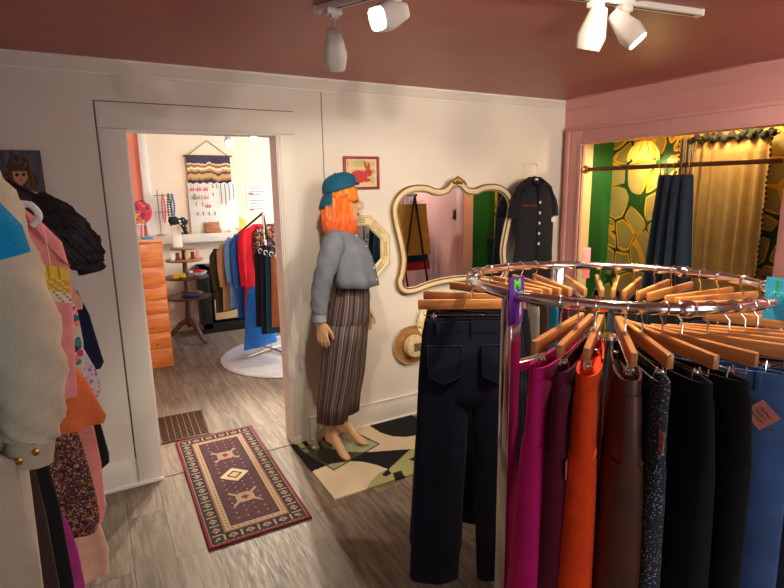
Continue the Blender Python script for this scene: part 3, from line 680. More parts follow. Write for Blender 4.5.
# ================================================================== MANNEQUIN
SKIN = pm('mannequin_skin', rgb(214, 170, 128), .42, 0, .05, 6, .04, 60)
mq = thing('mannequin', 'mannequin in an orange wig, backwards teal cap, grey shirt and striped trousers', 'mannequin', (1.28, 3.02, .012), R(-40))
MQ = WM[mq.name]
def L3(x, y, z): return MQ @ Vector((x, y, z))
def evald(o):
    bpy.context.view_layer.update()
    me = bpy.data.meshes.new_from_object(o.evaluated_get(bpy.context.evaluated_depsgraph_get())); bpy.data.objects.remove(o); return me
def mannequin_body():
    nd = {}; order = []; ed = []
    def n(k, p, r, par=None):
        nd[k] = len(order); order.append((p, r))
        if par: ed.append((nd[par], nd[k]))
    n('pelvis', (.085, 0, .90), (.105, .135)); n('waist', (.105, 0, 1.07), (.085, .11), 'pelvis'); n('ribs', (.10, 0, 1.23), (.10, .125), 'waist')
    n('chest', (.085, 0, 1.34), (.105, .135), 'ribs'); n('clav', (.06, 0, 1.415), (.06, .08), 'chest'); n('neck', (.062, 0, 1.455), .047, 'clav'); n('neck2', (.075, 0, 1.53), .045, 'neck')
    for s, sy, fx in (('r', -1, -.035), ('l', 1, .0)):
        n('hip'+s, (.075, sy*.085, .83), (.085, .085), 'pelvis'); n('knee'+s, (.03, sy*.080, .50), (.055, .055), 'hip'+s); n('calf'+s, (fx-.005, sy*.078, .36), (.05, .05), 'knee'+s)
        n('ank'+s, (fx, sy*.075, .165), (.030, .030, .030), 'calf'+s)
        dx = (.10 if s == 'r' else .11)
        ty = sy*.075; px_, py_ = (.125, -.080) if s == 'r' else (.155, -.016)
        n('heel'+s, (fx-.018, ty, .105), (.026, .024, .030), 'ank'+s)
        n('mid'+s, (fx+px_*.40, ty+py_*.4, .088), (.027, .027, .026), 'ank'+s); n('ball'+s, (fx+px_*.78, ty+py_*.78, .030), (.031, .031, .018), 'mid'+s); n('toe'+s, (fx+px_, ty+py_, .016), (.024, .024, .010), 'ball'+s); ed.append((nd['heel'+s], nd['mid'+s]))
        n('sh'+s, (.062, sy*.148, 1.37), .046, 'clav'); ax = -.005 if s == 'r' else .10
        n('elb'+s, (-.012 if s == 'r' else .07, sy*.215, 1.13), .040, 'sh'+s); n('wri'+s, (-.030 if s == 'r' else .13, sy*.225, .925), .025, 'elb'+s)
        n('palm'+s, (-.018 if s == 'r' else .15, sy*.222, .865), (.033, .014, .034), 'wri'+s)
        px = -.018 if s == 'r' else .15
        for f, (ox, ln) in enumerate(((.027, .066), (.010, .078), (-.008, .072), (-.025, .056))):
            n('f%d%s' % (f, s), (px+ox, sy*.222, .832), .0095, 'palm'+s)
            n('g%d%s' % (f, s), (px+ox*1.1+.004, sy*.216, .832-ln*.52), .0088, 'f%d%s' % (f, s)); n('h%d%s' % (f, s), (px+ox*1.05+.004, sy*.200, .832-ln*.92), .0078, 'g%d%s' % (f, s))
        n('th1'+s, (px+.040, sy*.212, .872), .011, 'wri'+s); n('th2'+s, (px+.056, sy*.203, .838), .0095, 'th1'+s); n('th3'+s, (px+.060, sy*.196, .812), .008, 'th2'+s)
    # head: sculpted loft with a profile (z, front, back, half width)
    b = MB(); tz = [(1.475, .125, .055, .030), (1.485, .150, .045, .038), (1.50, .158, .030, .046), (1.515, .156, .010, .053), (1.535, .160, -.010, .058), (1.56, .160, -.030, .063), (1.585, .163, -.042, .068), (1.61, .160, -.048, .070), (1.64, .166, -.050, .072), (1.68, .164, -.048, .072), (1.715, .145, -.035, .064), (1.74, .11, -.005, .046), (1.75, .08, .03, .02)]
    rings = []
    zz = 1.475
    while zz <= 1.7501:
        f, bk, w = interp(tz, zz); cx = (f+bk)/2; rx = (f-bk)/2; r = []
        for j in range(48):
            a = 2*PI*j/48; x = cx+rx*math.cos(a); y = w*math.sin(a)*(1-.10*max(0, math.cos(a))**2)
            k = max(0, math.cos(a))**2
            nose = .028*math.exp(-((zz-1.575)/.014)**2)*math.exp(-(y/.012)**2)+.018*math.exp(-((zz-1.595)/.018)**2)*math.exp(-(y/.010)**2)+.008*math.exp(-((zz-1.62)/.02)**2)*math.exp(-(y/.01)**2)
            lips = .009*(math.exp(-((zz-1.548)/.006)**2)+math.exp(-((zz-1.534)/.006)**2))*math.exp(-(y/.022)**2)-.004*math.exp(-((zz-1.541)/.003)**2)*math.exp(-(y/.024)**2)
            eye = -.011*math.exp(-((zz-1.615)/.014)**2)*math.exp(-((abs(y)-.032)/.016)**2)+.006*math.exp(-((zz-1.613)/.006)**2)*math.exp(-((abs(y)-.031)/.010)**2)
            if math.cos(a) > 0: x += nose+lips+eye
            r.append(Vector((x, y, zz)))
        rings.append(r); zz += .0055
    b.loft(rings)
    for s in (-1, 1): b.ball((.045, s*.073, 1.60), (.018, .010, .030), 12)
    hm = Matrix.Translation((.065, 0, 0)) @ Matrix.Rotation(R(16), 4, 'Z') @ Matrix.Translation((-.065, 0, 0))
    b.bm.transform(hm)
    def r3(r): return r if isinstance(r, tuple) and len(r) == 3 else (r[0], r[1], min(r)) if isinstance(r, tuple) else (r, r, r)
    for i_, k_ in ed:                                    # every bone is a closed tapering hull; the remesh below fuses them into one skin
        vs_ = []
        for q_ in (i_, k_):
            x_ = bmesh.ops.create_uvsphere(b.bm, u_segments=14, v_segments=8, radius=1)['verts']
            bmesh.ops.transform(b.bm, matrix=Matrix.Translation(order[q_][0]) @ Matrix.Diagonal((*r3(order[q_][1]), 1)), verts=x_); vs_ += x_
        h_ = bmesh.ops.convex_hull(b.bm, input=vs_, use_existing_faces=False)
        bmesh.ops.delete(b.bm, geom=[g_ for g_ in set(h_['geom_interior']) | set(h_['geom_unused']) if isinstance(g_, bmesh.types.BMVert)], context='VERTS')
        old = set(h_['geom_holes'])
        if old: bmesh.ops.delete(b.bm, geom=[f for f in old if isinstance(f, bmesh.types.BMFace)], context='FACES_ONLY')
    b.bm.transform(MQ)
    o = b.build('body', SKIN, mq); m = o.modifiers.new('one_surface', 'REMESH'); m.mode = 'VOXEL'; m.voxel_size = .0045; m.use_smooth_shade = True
    sm = o.modifiers.new('soft', 'SMOOTH'); sm.iterations = 2; sm.factor = .5
    me = evald(o); WM.pop('body', None); o = bpy.data.objects.new('body', me); COL.objects.link(o); o.parent = mq; WM[o.name] = MQ
    me.shade_smooth(); return o
body = mannequin_body()
HM = MQ @ Matrix.Translation((.065, 0, 0)) @ Matrix.Rotation(R(16), 4, 'Z') @ Matrix.Translation((-.065, 0, 0))
# face paint: brows, eyes, lips as thin shapes on the face
b = MB()
for s in (-1, 1):
    b.tube([HM @ Vector((.158, s*.018, 1.636)), HM @ Vector((.158, s*.034, 1.642)), HM @ Vector((.146, s*.050, 1.636))], [.002, .0026, .0015], 6); b.build('eyebrow', pm('brow_paint', rgb(90, 50, 34), .6, 0, .1, 20, 0) if s < 0 else bpy.data.materials['brow_paint'], mq); b = MB()
for s in (-1, 1): MB().ball(HM @ Vector((.151, s*.031, 1.613)), (.006, .009, .005), 10).build('eye', pm('eye_paint', rgb(40, 34, 38), .25, 0, .1, 20, 0) if s < 0 else bpy.data.materials['eye_paint'], mq)
b = MB(); LIP = pm('lip_paint', rgb(176, 72, 60), .4, 0, .06, 20, 0)
for z in (1.548, 1.535): b.tube([HM @ Vector((.158, -.020, 1.541)), HM @ Vector((.166, -.009, z)), HM @ Vector((.1675, 0, z-.0005)), HM @ Vector((.166, .009, z)), HM @ Vector((.158, .020, 1.541))], [.0015, .0035, .004, .0035, .0015], 6)
b.build('lips', LIP, mq)
# wig: long bob with a fringe
def wig_mat():
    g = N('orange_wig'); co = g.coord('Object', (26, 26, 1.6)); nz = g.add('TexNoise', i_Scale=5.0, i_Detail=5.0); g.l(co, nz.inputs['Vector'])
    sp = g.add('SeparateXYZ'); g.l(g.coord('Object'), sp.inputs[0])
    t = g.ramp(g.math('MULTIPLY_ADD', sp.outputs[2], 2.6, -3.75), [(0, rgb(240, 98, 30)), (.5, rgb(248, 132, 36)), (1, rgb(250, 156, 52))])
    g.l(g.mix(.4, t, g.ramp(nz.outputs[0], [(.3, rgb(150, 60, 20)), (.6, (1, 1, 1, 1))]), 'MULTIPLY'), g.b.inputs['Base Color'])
    g.b.inputs['Roughness'].default_value = .42; g.b.inputs['Sheen Weight'].default_value = .2; g.bump(nz.outputs[0], .6, .004); return g.m
WIG = wig_mat()
b = MB(); rings = []
tabw = [(1.415, .100, .100, .094), (1.45, .122, .118, .106), (1.50, .126, .124, .110), (1.56, .116, .118, .102), (1.62, .104, .104, .090), (1.68, .098, .096, .082), (1.72, .080, .080, .066), (1.75, .05, .05, .04), (1.765, .02, .02, .015)]
zs = [1.415+.0129*k for k in range(29)]
for z in zs:
    f, bk, w = interp(tabw, z); r = []
    cut = R(46) if z < 1.635 else R(46)*max(0, 1-(z-1.635)/.02)
    if z < 1.53: cut = R(46-16*(1.53-z)/.1)
    n_ = 96
    for j in range(n_+1):
        a = cut+(2*PI-2*cut)*j/n_; m = .0035*mnoise.noise((math.cos(a)*16, math.sin(a)*16, z*1.5))+.0016*math.sin(a*58+z*9)
        rx = (f if math.cos(a) > 0 else bk); q = 1-.10*math.cos(a)**8*(1 if z < 1.55 else 0)
        r.append(HM @ Vector((.055+(rx+m*2)*math.cos(a)*q, (w+m*2)*math.sin(a), z+(.012*mnoise.noise((math.cos(a)*9, math.sin(a)*9, 3)) if z < 1.44 else 0))))
    rings.append(r)
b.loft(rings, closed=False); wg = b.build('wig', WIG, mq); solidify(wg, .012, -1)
b = MB()
rings = []
for z in (1.615, 1.63, 1.65, 1.675, 1.70):
    f, bk, w = interp(tabw, z); rings.append([HM @ Vector((.058+(f+.006+.002*math.sin(a*60))*math.cos(a), (w+.004)*math.sin(a), z+.006*math.sin(a*23)*(z < 1.62))) for a in [R(-64+128*k/48) for k in range(49)]])
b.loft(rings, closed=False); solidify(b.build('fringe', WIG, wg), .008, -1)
# backwards cap
CAPM = fab(22, 84, 112, .85)
CM = HM @ Matrix.Translation((.058, 0, 1.690)) @ Matrix.Rotation(R(-17), 4, 'Y')
cap = MB(); rings = []
for q in [k/10 for k in range(11)]:
    z = .100*math.sin(q*PI/2)-.008; rr = math.cos(q*PI/2)**.75 if q < 1 else .02
    rings.append([CM @ Vector((.112*rr*math.cos(a)*(1.0 if math.cos(a) > 0 else .98), .094*rr*math.sin(a), z+(.045*max(0, 1-(abs(a-0 if a < PI else a-2*PI)/.42)**2)*(1-q)**3 if True else 0))) for a in [2*PI*k/48 for k in range(48)]])
cap.loft(rings, False, True); cp = cap.build('cap', CAPM, mq); solidify(cp, .004, -1)
b = MB(); rings = []
for q in (0, .35, .7, 1):
    r_ = .108+.050*q; rings.append([CM @ Vector((-(r_)*math.cos(a)*(1 if q == 0 else 1), (.086+.006*q)*math.sin(a), -.010-.046*q-.022*q*q+.02*(abs(math.sin(a))**2)*0-.02*abs(math.sin(a))**2*q)) for a in [R(-62+124*k/24) for k in range(25)]])
b.loft(rings, closed=False); solidify(b.build('cap_brim', CAPM, cp), .005, 1)
MB().ball(CM @ Vector((0, 0, .092)), (.009, .009, .005), 10).build('cap_button', CAPM, cp)
b = MB(); b.tube([CM @ Vector((.116*math.cos(a), .098*math.sin(a), -.004)) for a in [R(-25+50*k/8) for k in range(9)]], .008, 8); b.build('cap_strap', pm('cap_strap_print', rgb(40, 40, 46), .7, 0, .4, 60, .1), cp)
# cropped chambray shirt
CHAM = fab(112, 118, 128, .9, 320); CHAMD = fab(92, 98, 110, .9, 320)
def ell_ring(cx, cy, rx, ry, z, n=56, rip=0, k=9, ph=0, zf=None):
    def w(a): return rip*math.sin(k*a+ph)+(.007*mnoise.noise((math.cos(a)*2.2+cy*9, math.sin(a)*2.2, z*9)) if rip else 0)
    return [L3(cx+(rx+w(a))*math.cos(a), cy+(ry+w(a))*math.sin(a), z+(zf(a) if zf else 0)) for a in [2*PI*j/n for j in range(n)]]
rings = []
for z, cx, rx, ry, rp in [(1.115, .122, .150, .185, .008), (1.16, .118, .146, .182, .007), (1.22, .108, .138, .178, .005), (1.28, .100, .132, .174, .003), (1.34, .088, .124, .180, .002), (1.385, .073, .104, .186, .001), (1.42, .062, .084, .168, 0), (1.445, .056, .070, .118, 0), (1.465, .055, .060, .068, 0)]:
    rings.append(ell_ring(cx, 0, rx, ry, z, 64, rp, 7, .8, (lambda a: -.012*math.cos(a)) if z < 1.2 else None))
b = MB(); b.loft(rings, False, False); sh = b.build('shirt', CHAM, mq); solidify(sh, .004, 1)
def limb(pts, n=24, rip=.003):
    """sleeve through (x, y, z, r) points"""
    q4 = crom([Vector(p) for p in pts], 3, False) if len(pts) > 4 else [Vector(p) for p in pts]; pts = [tuple(q) for q in q4]
    P = [Vector(p[:3]) for p in pts]; rings = []
    for i, p in enumerate(P):
        t = (P[min(i+1, len(P)-1)]-P[max(0, i-1)]).normalized(); u = Vector((1, 0, 0)); u = (u-t*u.dot(t)).normalized(); w = t.cross(u)
        r = pts[i][3]; rings.append([L3(*(p+(u*math.cos(a)*r*1.05+w*math.sin(a)*r)*(1+rip/r*math.sin(3*a+i*1.9)+.09*mnoise.noise((math.cos(a)*1.6, math.sin(a)*1.6, i*.6))))) for a in [2*PI*k/n for k in range(n)]])
    return rings
for s in (-1, 1):
    e = (-.012, 1.13) if s < 0 else (.07, 1.13); wv = (-.028, .935) if s < 0 else (.13, .935)
    pts = [(.066, s*.120, 1.395, .056), (.058, s*.158, 1.372, .066), (.036, s*.19, 1.30, .064), (.010 if s < 0 else .06, s*.208, 1.21, .058), (e[0], s*.216, 1.13, .054), ((e[0]+wv[0])/2-.004, s*.222, 1.05, .050), (wv[0], s*.225, .985, .046), (wv[0], s*.225, .965, .040)]
    b = MB(); b.loft(limb(pts, 28, .004)); slv = b.build('sleeve', CHAM, sh)
    b = MB(); b.loft(limb([(wv[0], s*.225, .975, .0405), (wv[0]+.002, s*.225, .925, .041), (wv[0]+.002, s*.225, .925, .037)], 24, 0), True, False); b.build('cuff', fab(140, 146, 152, .9, 320), slv)
b = MB(); rings = []
for q, (dr_, dz) in enumerate(((0, .0), (.004, .035), (.018, .034), (.034, .004), (.034, -.006))):
    rings.append([L3(.058+(.062+dr_)*math.cos(a), (.068+dr_)*math.sin(a), 1.462+dz-.028*math.cos(a)) for a in [R(28+304*k/40) for k in range(41)]])
b.loft(rings, closed=False); solidify(b.build('collar', CHAM, sh), .003)
b = MB(); b.tube([L3(.122+.155-.0, .0, 1.11), L3(.118+.148, 0, 1.20), L3(.1+.134, 0, 1.30), L3(.088+.122, 0, 1.355), L3(.07+.09, 0, 1.42)], .0045, 6); b.build('button_placket', CHAMD, sh)
for z, x in ((1.14, .272), (1.21, .258), (1.28, .236), (1.345, .214)): MB().ball(L3(x, -.003, z), (.004, .006, .006), 8).build('button', PLASTICW, sh)
# striped wide trousers
STR = stripe_mat('striped_trouser_cloth', [rgb(56, 50, 56), rgb(128, 104, 88), rgb(78, 72, 82), rgb(146, 130, 116), rgb(60, 52, 58), rgb(116, 74, 64), rgb(96, 94, 106), rgb(58, 52, 58)], 12)
b = MB()
b.loft([ell_ring(cx, 0, rx, ry, z, 72, .002, 11) for z, cx, rx, ry in [(1.15, .108, .100, .13), (1.10, .108, .108, .14), (1.0, .10, .120, .16), (.92, .09, .125, .172), (.84, .075, .122, .176), (.78, .06, .09, .15)]]); pt = b.build('trousers', STR, mq)
for s, ox in ((-1, -.02), (1, .015)):
    b = MB(); b.loft([ell_ring(cx, s*cy, rx, ry, z, 48, .004, 6, s) for z, cx, cy, rx, ry in [(.88, .08, .085, .115, .088), (.78, .065, .088, .116, .090), (.65, .05+ox*.3, .086, .112, .09), (.5, .032+ox*.6, .084, .106, .088), (.36, .01+ox, .082, .100, .086), (.232, -.004+ox, .080, .096, .084)]], False, False); solidify(b.build('trouser_leg', STR, pt), .004)
# glass base with its rod
gb = [(-.115, -.135), (.285, -.165), (.30, .145), (-.10, .165)]
b = MB(); cn = [(1.037, 3.127), (1.13, 2.775), (1.525, 2.925), (1.45, 3.21)]
b.prism(cn, .009, Matrix.Translation((0, 0, .0125))); b.build('glass_base', GLASS, mq, smooth=False)
b = MB(); EDGE = pm('glass_edge_green', rgb(60, 84, 70), .2, 0, .05, 5, 0)
for i in range(4):
    p, q = cn[i], cn[(i+1) % 4]; b.tube([(p[0], p[1], .017), (q[0], q[1], .017)], .003, 6)
b.build('glass_edge', EDGE, mq)
rp = (1.135, 3.095)
b = MB(); b.lathe([(.026, .021), (.026, .028), (.016, .034), (.014, .075), (.009, .08)], (*rp, 0), 20); b.build('rod_socket', pm('socket_metal', rgb(200, 190, 160), .3, .6, .05, 6, 0), mq)
MB().tube([(*rp, .07), L3(-.05, -.075, .30)], .005, 8).build('support_rod', CHROME, mq)

# ================================================================== ROUND RACK
RC, RR = Vector((1.517, 1.188, 1.3767)), .468
def ringpt(th, r=RR, dz=0):
    x, y = r*math.cos(R(th)), r*math.sin(R(th)); return RC+Vector((x, y, -.0266*x-.0117*y+dz))
rk = thing('round_clothes_rack', 'chrome round clothes rack on square posts, full of hanging trousers', 'clothes rack', (RC.x, RC.y, 0))
MB().tube([ringpt(a) for a in range(0, 360, 4)], .0165, 16, True).build('ring_rail', CHROME, rk)
for th in (4, 124, 241):
    a, c = ringpt(th-2.6), ringpt(th+2.6); b = MB(); b.tube([a, ringpt(th-1.6), ringpt(th), ringpt(th+1.6), c], [.019, .0225, .0225, .0225, .019], 18); j = b.build('rail_joint', CHROME, rk)
    if th == 4:
        p = ringpt(th, RR+.024); q = ringpt(th, RR+.044); MB().tube([p, p.lerp(q, .3), q], [.006, .014, .013], 14).build('joint_knob', PLASTICK, j)
for th in (184, 304, 64):
    top = ringpt(th); rot = Matrix.Rotation(R(th), 3, 'Z'); zt = top.z-.012
    MB().box((top.x, top.y, zt/2+.012), (.044, .044, zt-.024), rot, .004).build('post', CHROME, rk)
    MB().box((top.x, top.y, .014), (.05, .05, .026), rot, .006).build('foot_cap', PLASTICK, rk)
    e = Vector((top.x, top.y, 0)); c0 = Vector((RC.x, RC.y, 0)); m = (e+c0)/2; ln = (e-c0).length-.03
    MB().box((m.x, m.y, 1.165), (ln, .03, .03), rot, .003).build('upper_arm', CHROME, rk)
    MB().box((m.x, m.y, .05), (ln, .03, .03), rot, .003).build('lower_arm', CHROME, rk)
MB().lathe([(.035, 1.14), (.04, 1.15), (.04, 1.18), (.035, 1.19)], (RC.x, RC.y, 0), 20).build('hub', CHROME, rk)
MB().lathe([(.035, .03), (.04, .035), (.04, .065), (.035, .07)], (RC.x, RC.y, 0), 20).build('lower_hub', CHROME, rk)
def divider(th, letter, pm_, lm, label, flip, w=.062, hup=.035, hdn=.12, fs=.05):
    p = ringpt(th); d = thing('size_divider', label, 'size tag', p, R(th), 'size dividers on the round rack'); M = WM[d.name]
    b = MB(); o = [(-w*.42, -hdn), (w*.58, -hdn), (w*.58, hup), (-w*.42, hup)]
    b.prism(o, .004, M @ Matrix.Translation((0, .002, 0)) @ Matrix.Rotation(PI/2, 4, 'X')); b.build('plate', pm_, d, smooth=False)
    b = MB(); b.tube([M @ Vector((.019*math.cos(a), 0, .019*math.sin(a))) for a in [2*PI*k/20 for k in range(20)]], .004, 8, True); b.build('rail_clip', pm_, d)
    Mt = M @ Matrix.Translation((w*.08, (.0025 if flip else -.0025), hup-fs*.52)) @ (Matrix.Rotation(PI, 4, 'Z') if flip else Matrix.Identity(4)) @ Matrix.Rotation(PI/2, 4, 'X')
    text(letter, fs, Mt, lm, 'letter', d)
GREENL = pm('lime_letter', rgb(96, 214, 60), .5, 0, .03, 20, 0)
divider(186.5, 'M', pm('purple_plastic', rgb(92, 36, 150), .35, 0, .04, 8, 0), GREENL, 'purple divider with a green letter M on the near rail of the round rack', True, hup=.055, hdn=.085, fs=.042)
divider(287, 'L', pm('sky_blue_plastic', rgb(60, 178, 218), .35, 0, .04, 8, 0), pm('green_letter', rgb(52, 170, 84), .5, 0, .03, 20, 0), 'light blue divider with a green letter L at the right end of the round rack', False, w=.07, hup=.06, hdn=.06, fs=.062)
# ---- the hanger, copied round the ring
def make_hanger():
    h = thing('trouser_hanger', 'x', 'hanger', (0, 0, 0), 0, 'wooden trouser hangers on the round rack')
    pts = [(.0195*math.cos(a), 0, .0195*math.sin(a)) for a in [R(-40+26*k) for k in range(0, 9)]]
    pts += [(-.012, 0, -.022), (-.002, 0, -.034), (0, 0, -.072)]
    MB().tube(pts, .0022, 8).build('hook', CHROME, h)
    MB().box((0, 0, -.082), (.37, .016, .034), None, .003).build('wooden_bar', WOODH, h)
    MB().tube([(-.165, 0, -.105), (-.165, 0, -.121), (.165, 0, -.121), (.165, 0, -.105)], .002, 8).build('lower_rod', CHROME, h)
    for s in (-1, 1):
        b = MB(); b.tube([(s*.13, -.006, -.112), (s*.13, -.012, -.132), (s*.13, -.009, -.165)], .0022, 6); b.tube([(s*.13, .006, -.112), (s*.13, .012, -.132), (s*.13, .009, -.165)], .0022, 6); b.box((s*.13, 0, -.160), (.024, .022, .012), None, .003); b.box((s*.13, 0, -.124), (.018, .014, .010), None, .002)
        b.build('clip', CHROME, h)
    return h
hanger0 = make_hanger(); hang_used = [False]
def add_hanger(th, label, dth=0, roff=0):
    h = hanger0 if not hang_used[0] else copy_tree(hanger0)
    hang_used[0] = True; p = ringpt(th, RR); place(h, p, R(th+dth)); h['label'] = label; return h
def make_trousers(th, mat, label, L=1.0, ww=.175, hw=.20, t0=.016, t1=.05, hemw=.11, gap=.0, jeans=0, wb=None, dth=0, seed=0, tags=None, cat='trousers', group='trousers on the round rack', stitch=None, pmat=None):
    p = ringpt(th, RR, -.138); T = thing('trousers', label, cat, p, R(th+dth), group); M = WM[T.name]; rd = random.Random(seed+th)
    ph = rd.random()*6
    def sec(z, cx, w, t, n=40, rip=0.0):
        o = []
        for j in range(n):
            a = 2*PI*j/n; c, s = math.cos(a), math.sin(a)
            x = cx+math.copysign(abs(c)**.85, c)*w; k = (RR+x)/RR; y = math.copysign(abs(s)**.75, s)*t*k+rip*math.sin(x*38+ph+z*3)*k
            o.append(M @ Vector((x, y, z)))
        return o
    zc = -.30
    tz = lambda z: t0+(t1-t0)*min(1, max(0, -z/(L*.75)))**.7
    b = MB(); rings = [sec(z, 0, ww+(hw-ww)*min(1, -z/.2)**.8, tz(z), 48, .004*min(1, -z/.15)) for z in (-.035, -.06, -.10, -.15, -.2)]+[sec(z, 0, hw, tz(z)*.97, 48, .004) for z in (-.26, zc)]
    rings.append(sec(zc-.03, 0, hw*.92, tz(zc)*.5, 48, .003)); b.loft(rings); b.build('seat', mat, T, angle=60)
    for s in (-1, 1):
        b = MB(); rr = []
        for k in range(9):
            q = k/8; z = zc+.10-(L+zc+.10)*q; w = (hw*.5)*(1-q)+hemw*q+.0; cx = s*((hw*.5)+(gap+hemw-hw*.5)*q)
            rr.append(sec(z, cx, w, tz(z)*(.9 if k == 0 else 1), 32, .004))
        b.loft(rr); lg = b.build('trouser_leg', mat, T, angle=60)
    b = MB(); b.loft([sec(z, 0, w, t, 48) for z, w, t in ((-.04, ww+.003, t0+.003), (-.02, ww+.001, t0+.004), (0, ww-.002, t0+.003), (0, ww-.006, t0-.002), (-.02, ww-.006, t0-.003))], False, False); b.build('waistband', wb or mat, T, angle=60)
    sy = jeans
    yy = lambda x, z: sy*(tz(z)*(RR+x)/RR*(max(0, 1-(abs(x)/.21)**2))**.30+.004)
    if jeans < 0:                                            # curved front pockets and a fly seam
        for s in (-1, 1):
            o = [(s*.055, -.042), (s*.066, -.085), (s*.095, -.118), (s*.135, -.132), (s*.165, -.136)]
            b = MB(); b.tube([M @ Vector((x, yy(x, z)+sy*.002, z)) for x, z in o], .0022, 6); b.build('pocket_edge', stitch, T)
        b = MB(); b.tube([M @ Vector((.0, yy(0, z)+sy*.001, z)) for z in (-.04, -.1, -.16, -.22)], .002, 6); b.build('fly_seam', stitch, T)
    if jeans:
        for s in ((-1, 1) if jeans > 0 else ()):             # back pockets
            cx = s*.095; k = (RR+cx)/RR
            o = [(cx-.062, -.085), (cx+.062, -.085), (cx+.058, -.20), (cx, -.228), (cx-.058, -.20)]
            b = MB()
            vs = [b.bm.verts.new(M @ Vector((x, yy(x, z), z))) for x, z in o]; b.bm.faces.new(vs); pk = b.build('pocket', pmat or mat, T, smooth=False); solidify(pk, .005, 0)
            if stitch:
                b = MB(); b.tube([M @ Vector((x*.97+cx*.03, yy(x, z)+sy*.004, z*.98)) for x, z in o], .0011, 5, True); b.build('stitching', stitch, pk)
        for x in (-.12, 0, .12):
            b = MB(); y_ = sy*(t0+.005)*(RR+x)/RR*(max(0, 1-(abs(x)/.19)**2))**.35
            b.box(M @ Vector((x, y_, -.022)), (.011, .005, .05), Matrix.Rotation(R(th+dth), 3, 'Z'), .001); b.build('belt_loop', mat, T)
    for (x, y, z, w, h, m, rot) in (tags or []):
        b = MB(); b.box((0, 0, 0), (w, .0015, h)); b.bm.transform(M @ Matrix.Translation((x, y, z)) @ Matrix.Rotation(rot, 4, 'Y')); tg = b.build('paper_tag', m, T, smooth=False)
        b = MB()
        for q in range(3): b.tube([M @ Matrix.Translation((x, y, z)) @ Matrix.Rotation(rot, 4, 'Y') @ Vector((w*(-.3+.6*e/6), -.0016 if y < 0 else .0016, h*(.22-.2*q)+.003*math.sin(e*2.3+q))) for e in range(7)], .0008, 4)
        b.build('tag_writing', INK, tg)
    return T
DEN = lambda r, g, b: fab(r, g, b, .9, 420, .25)
INDIGO, INDIGO2, BLKDEN = DEN(25, 32, 50), DEN(27, 34, 53), DEN(26, 27, 33)
BLUEDEN = DEN(70, 100, 150); STITCH = pm('tan_stitch', rgb(120, 92, 60), .8, 0, .1, 30, 0); DSTITCH = pm('dull_stitch', rgb(58, 64, 84), .8, 0, .1, 30, 0)
SPARK = speck_mat('sparkly_knit', rgb(40, 44, 54), [rgb(170, 180, 196), rgb(60, 66, 80), rgb(110, 120, 136)], 190, .33)
LEATHER = pm('brown_leather', rgb(84, 46, 32), .42, 0, .2, 9, .3, 40)
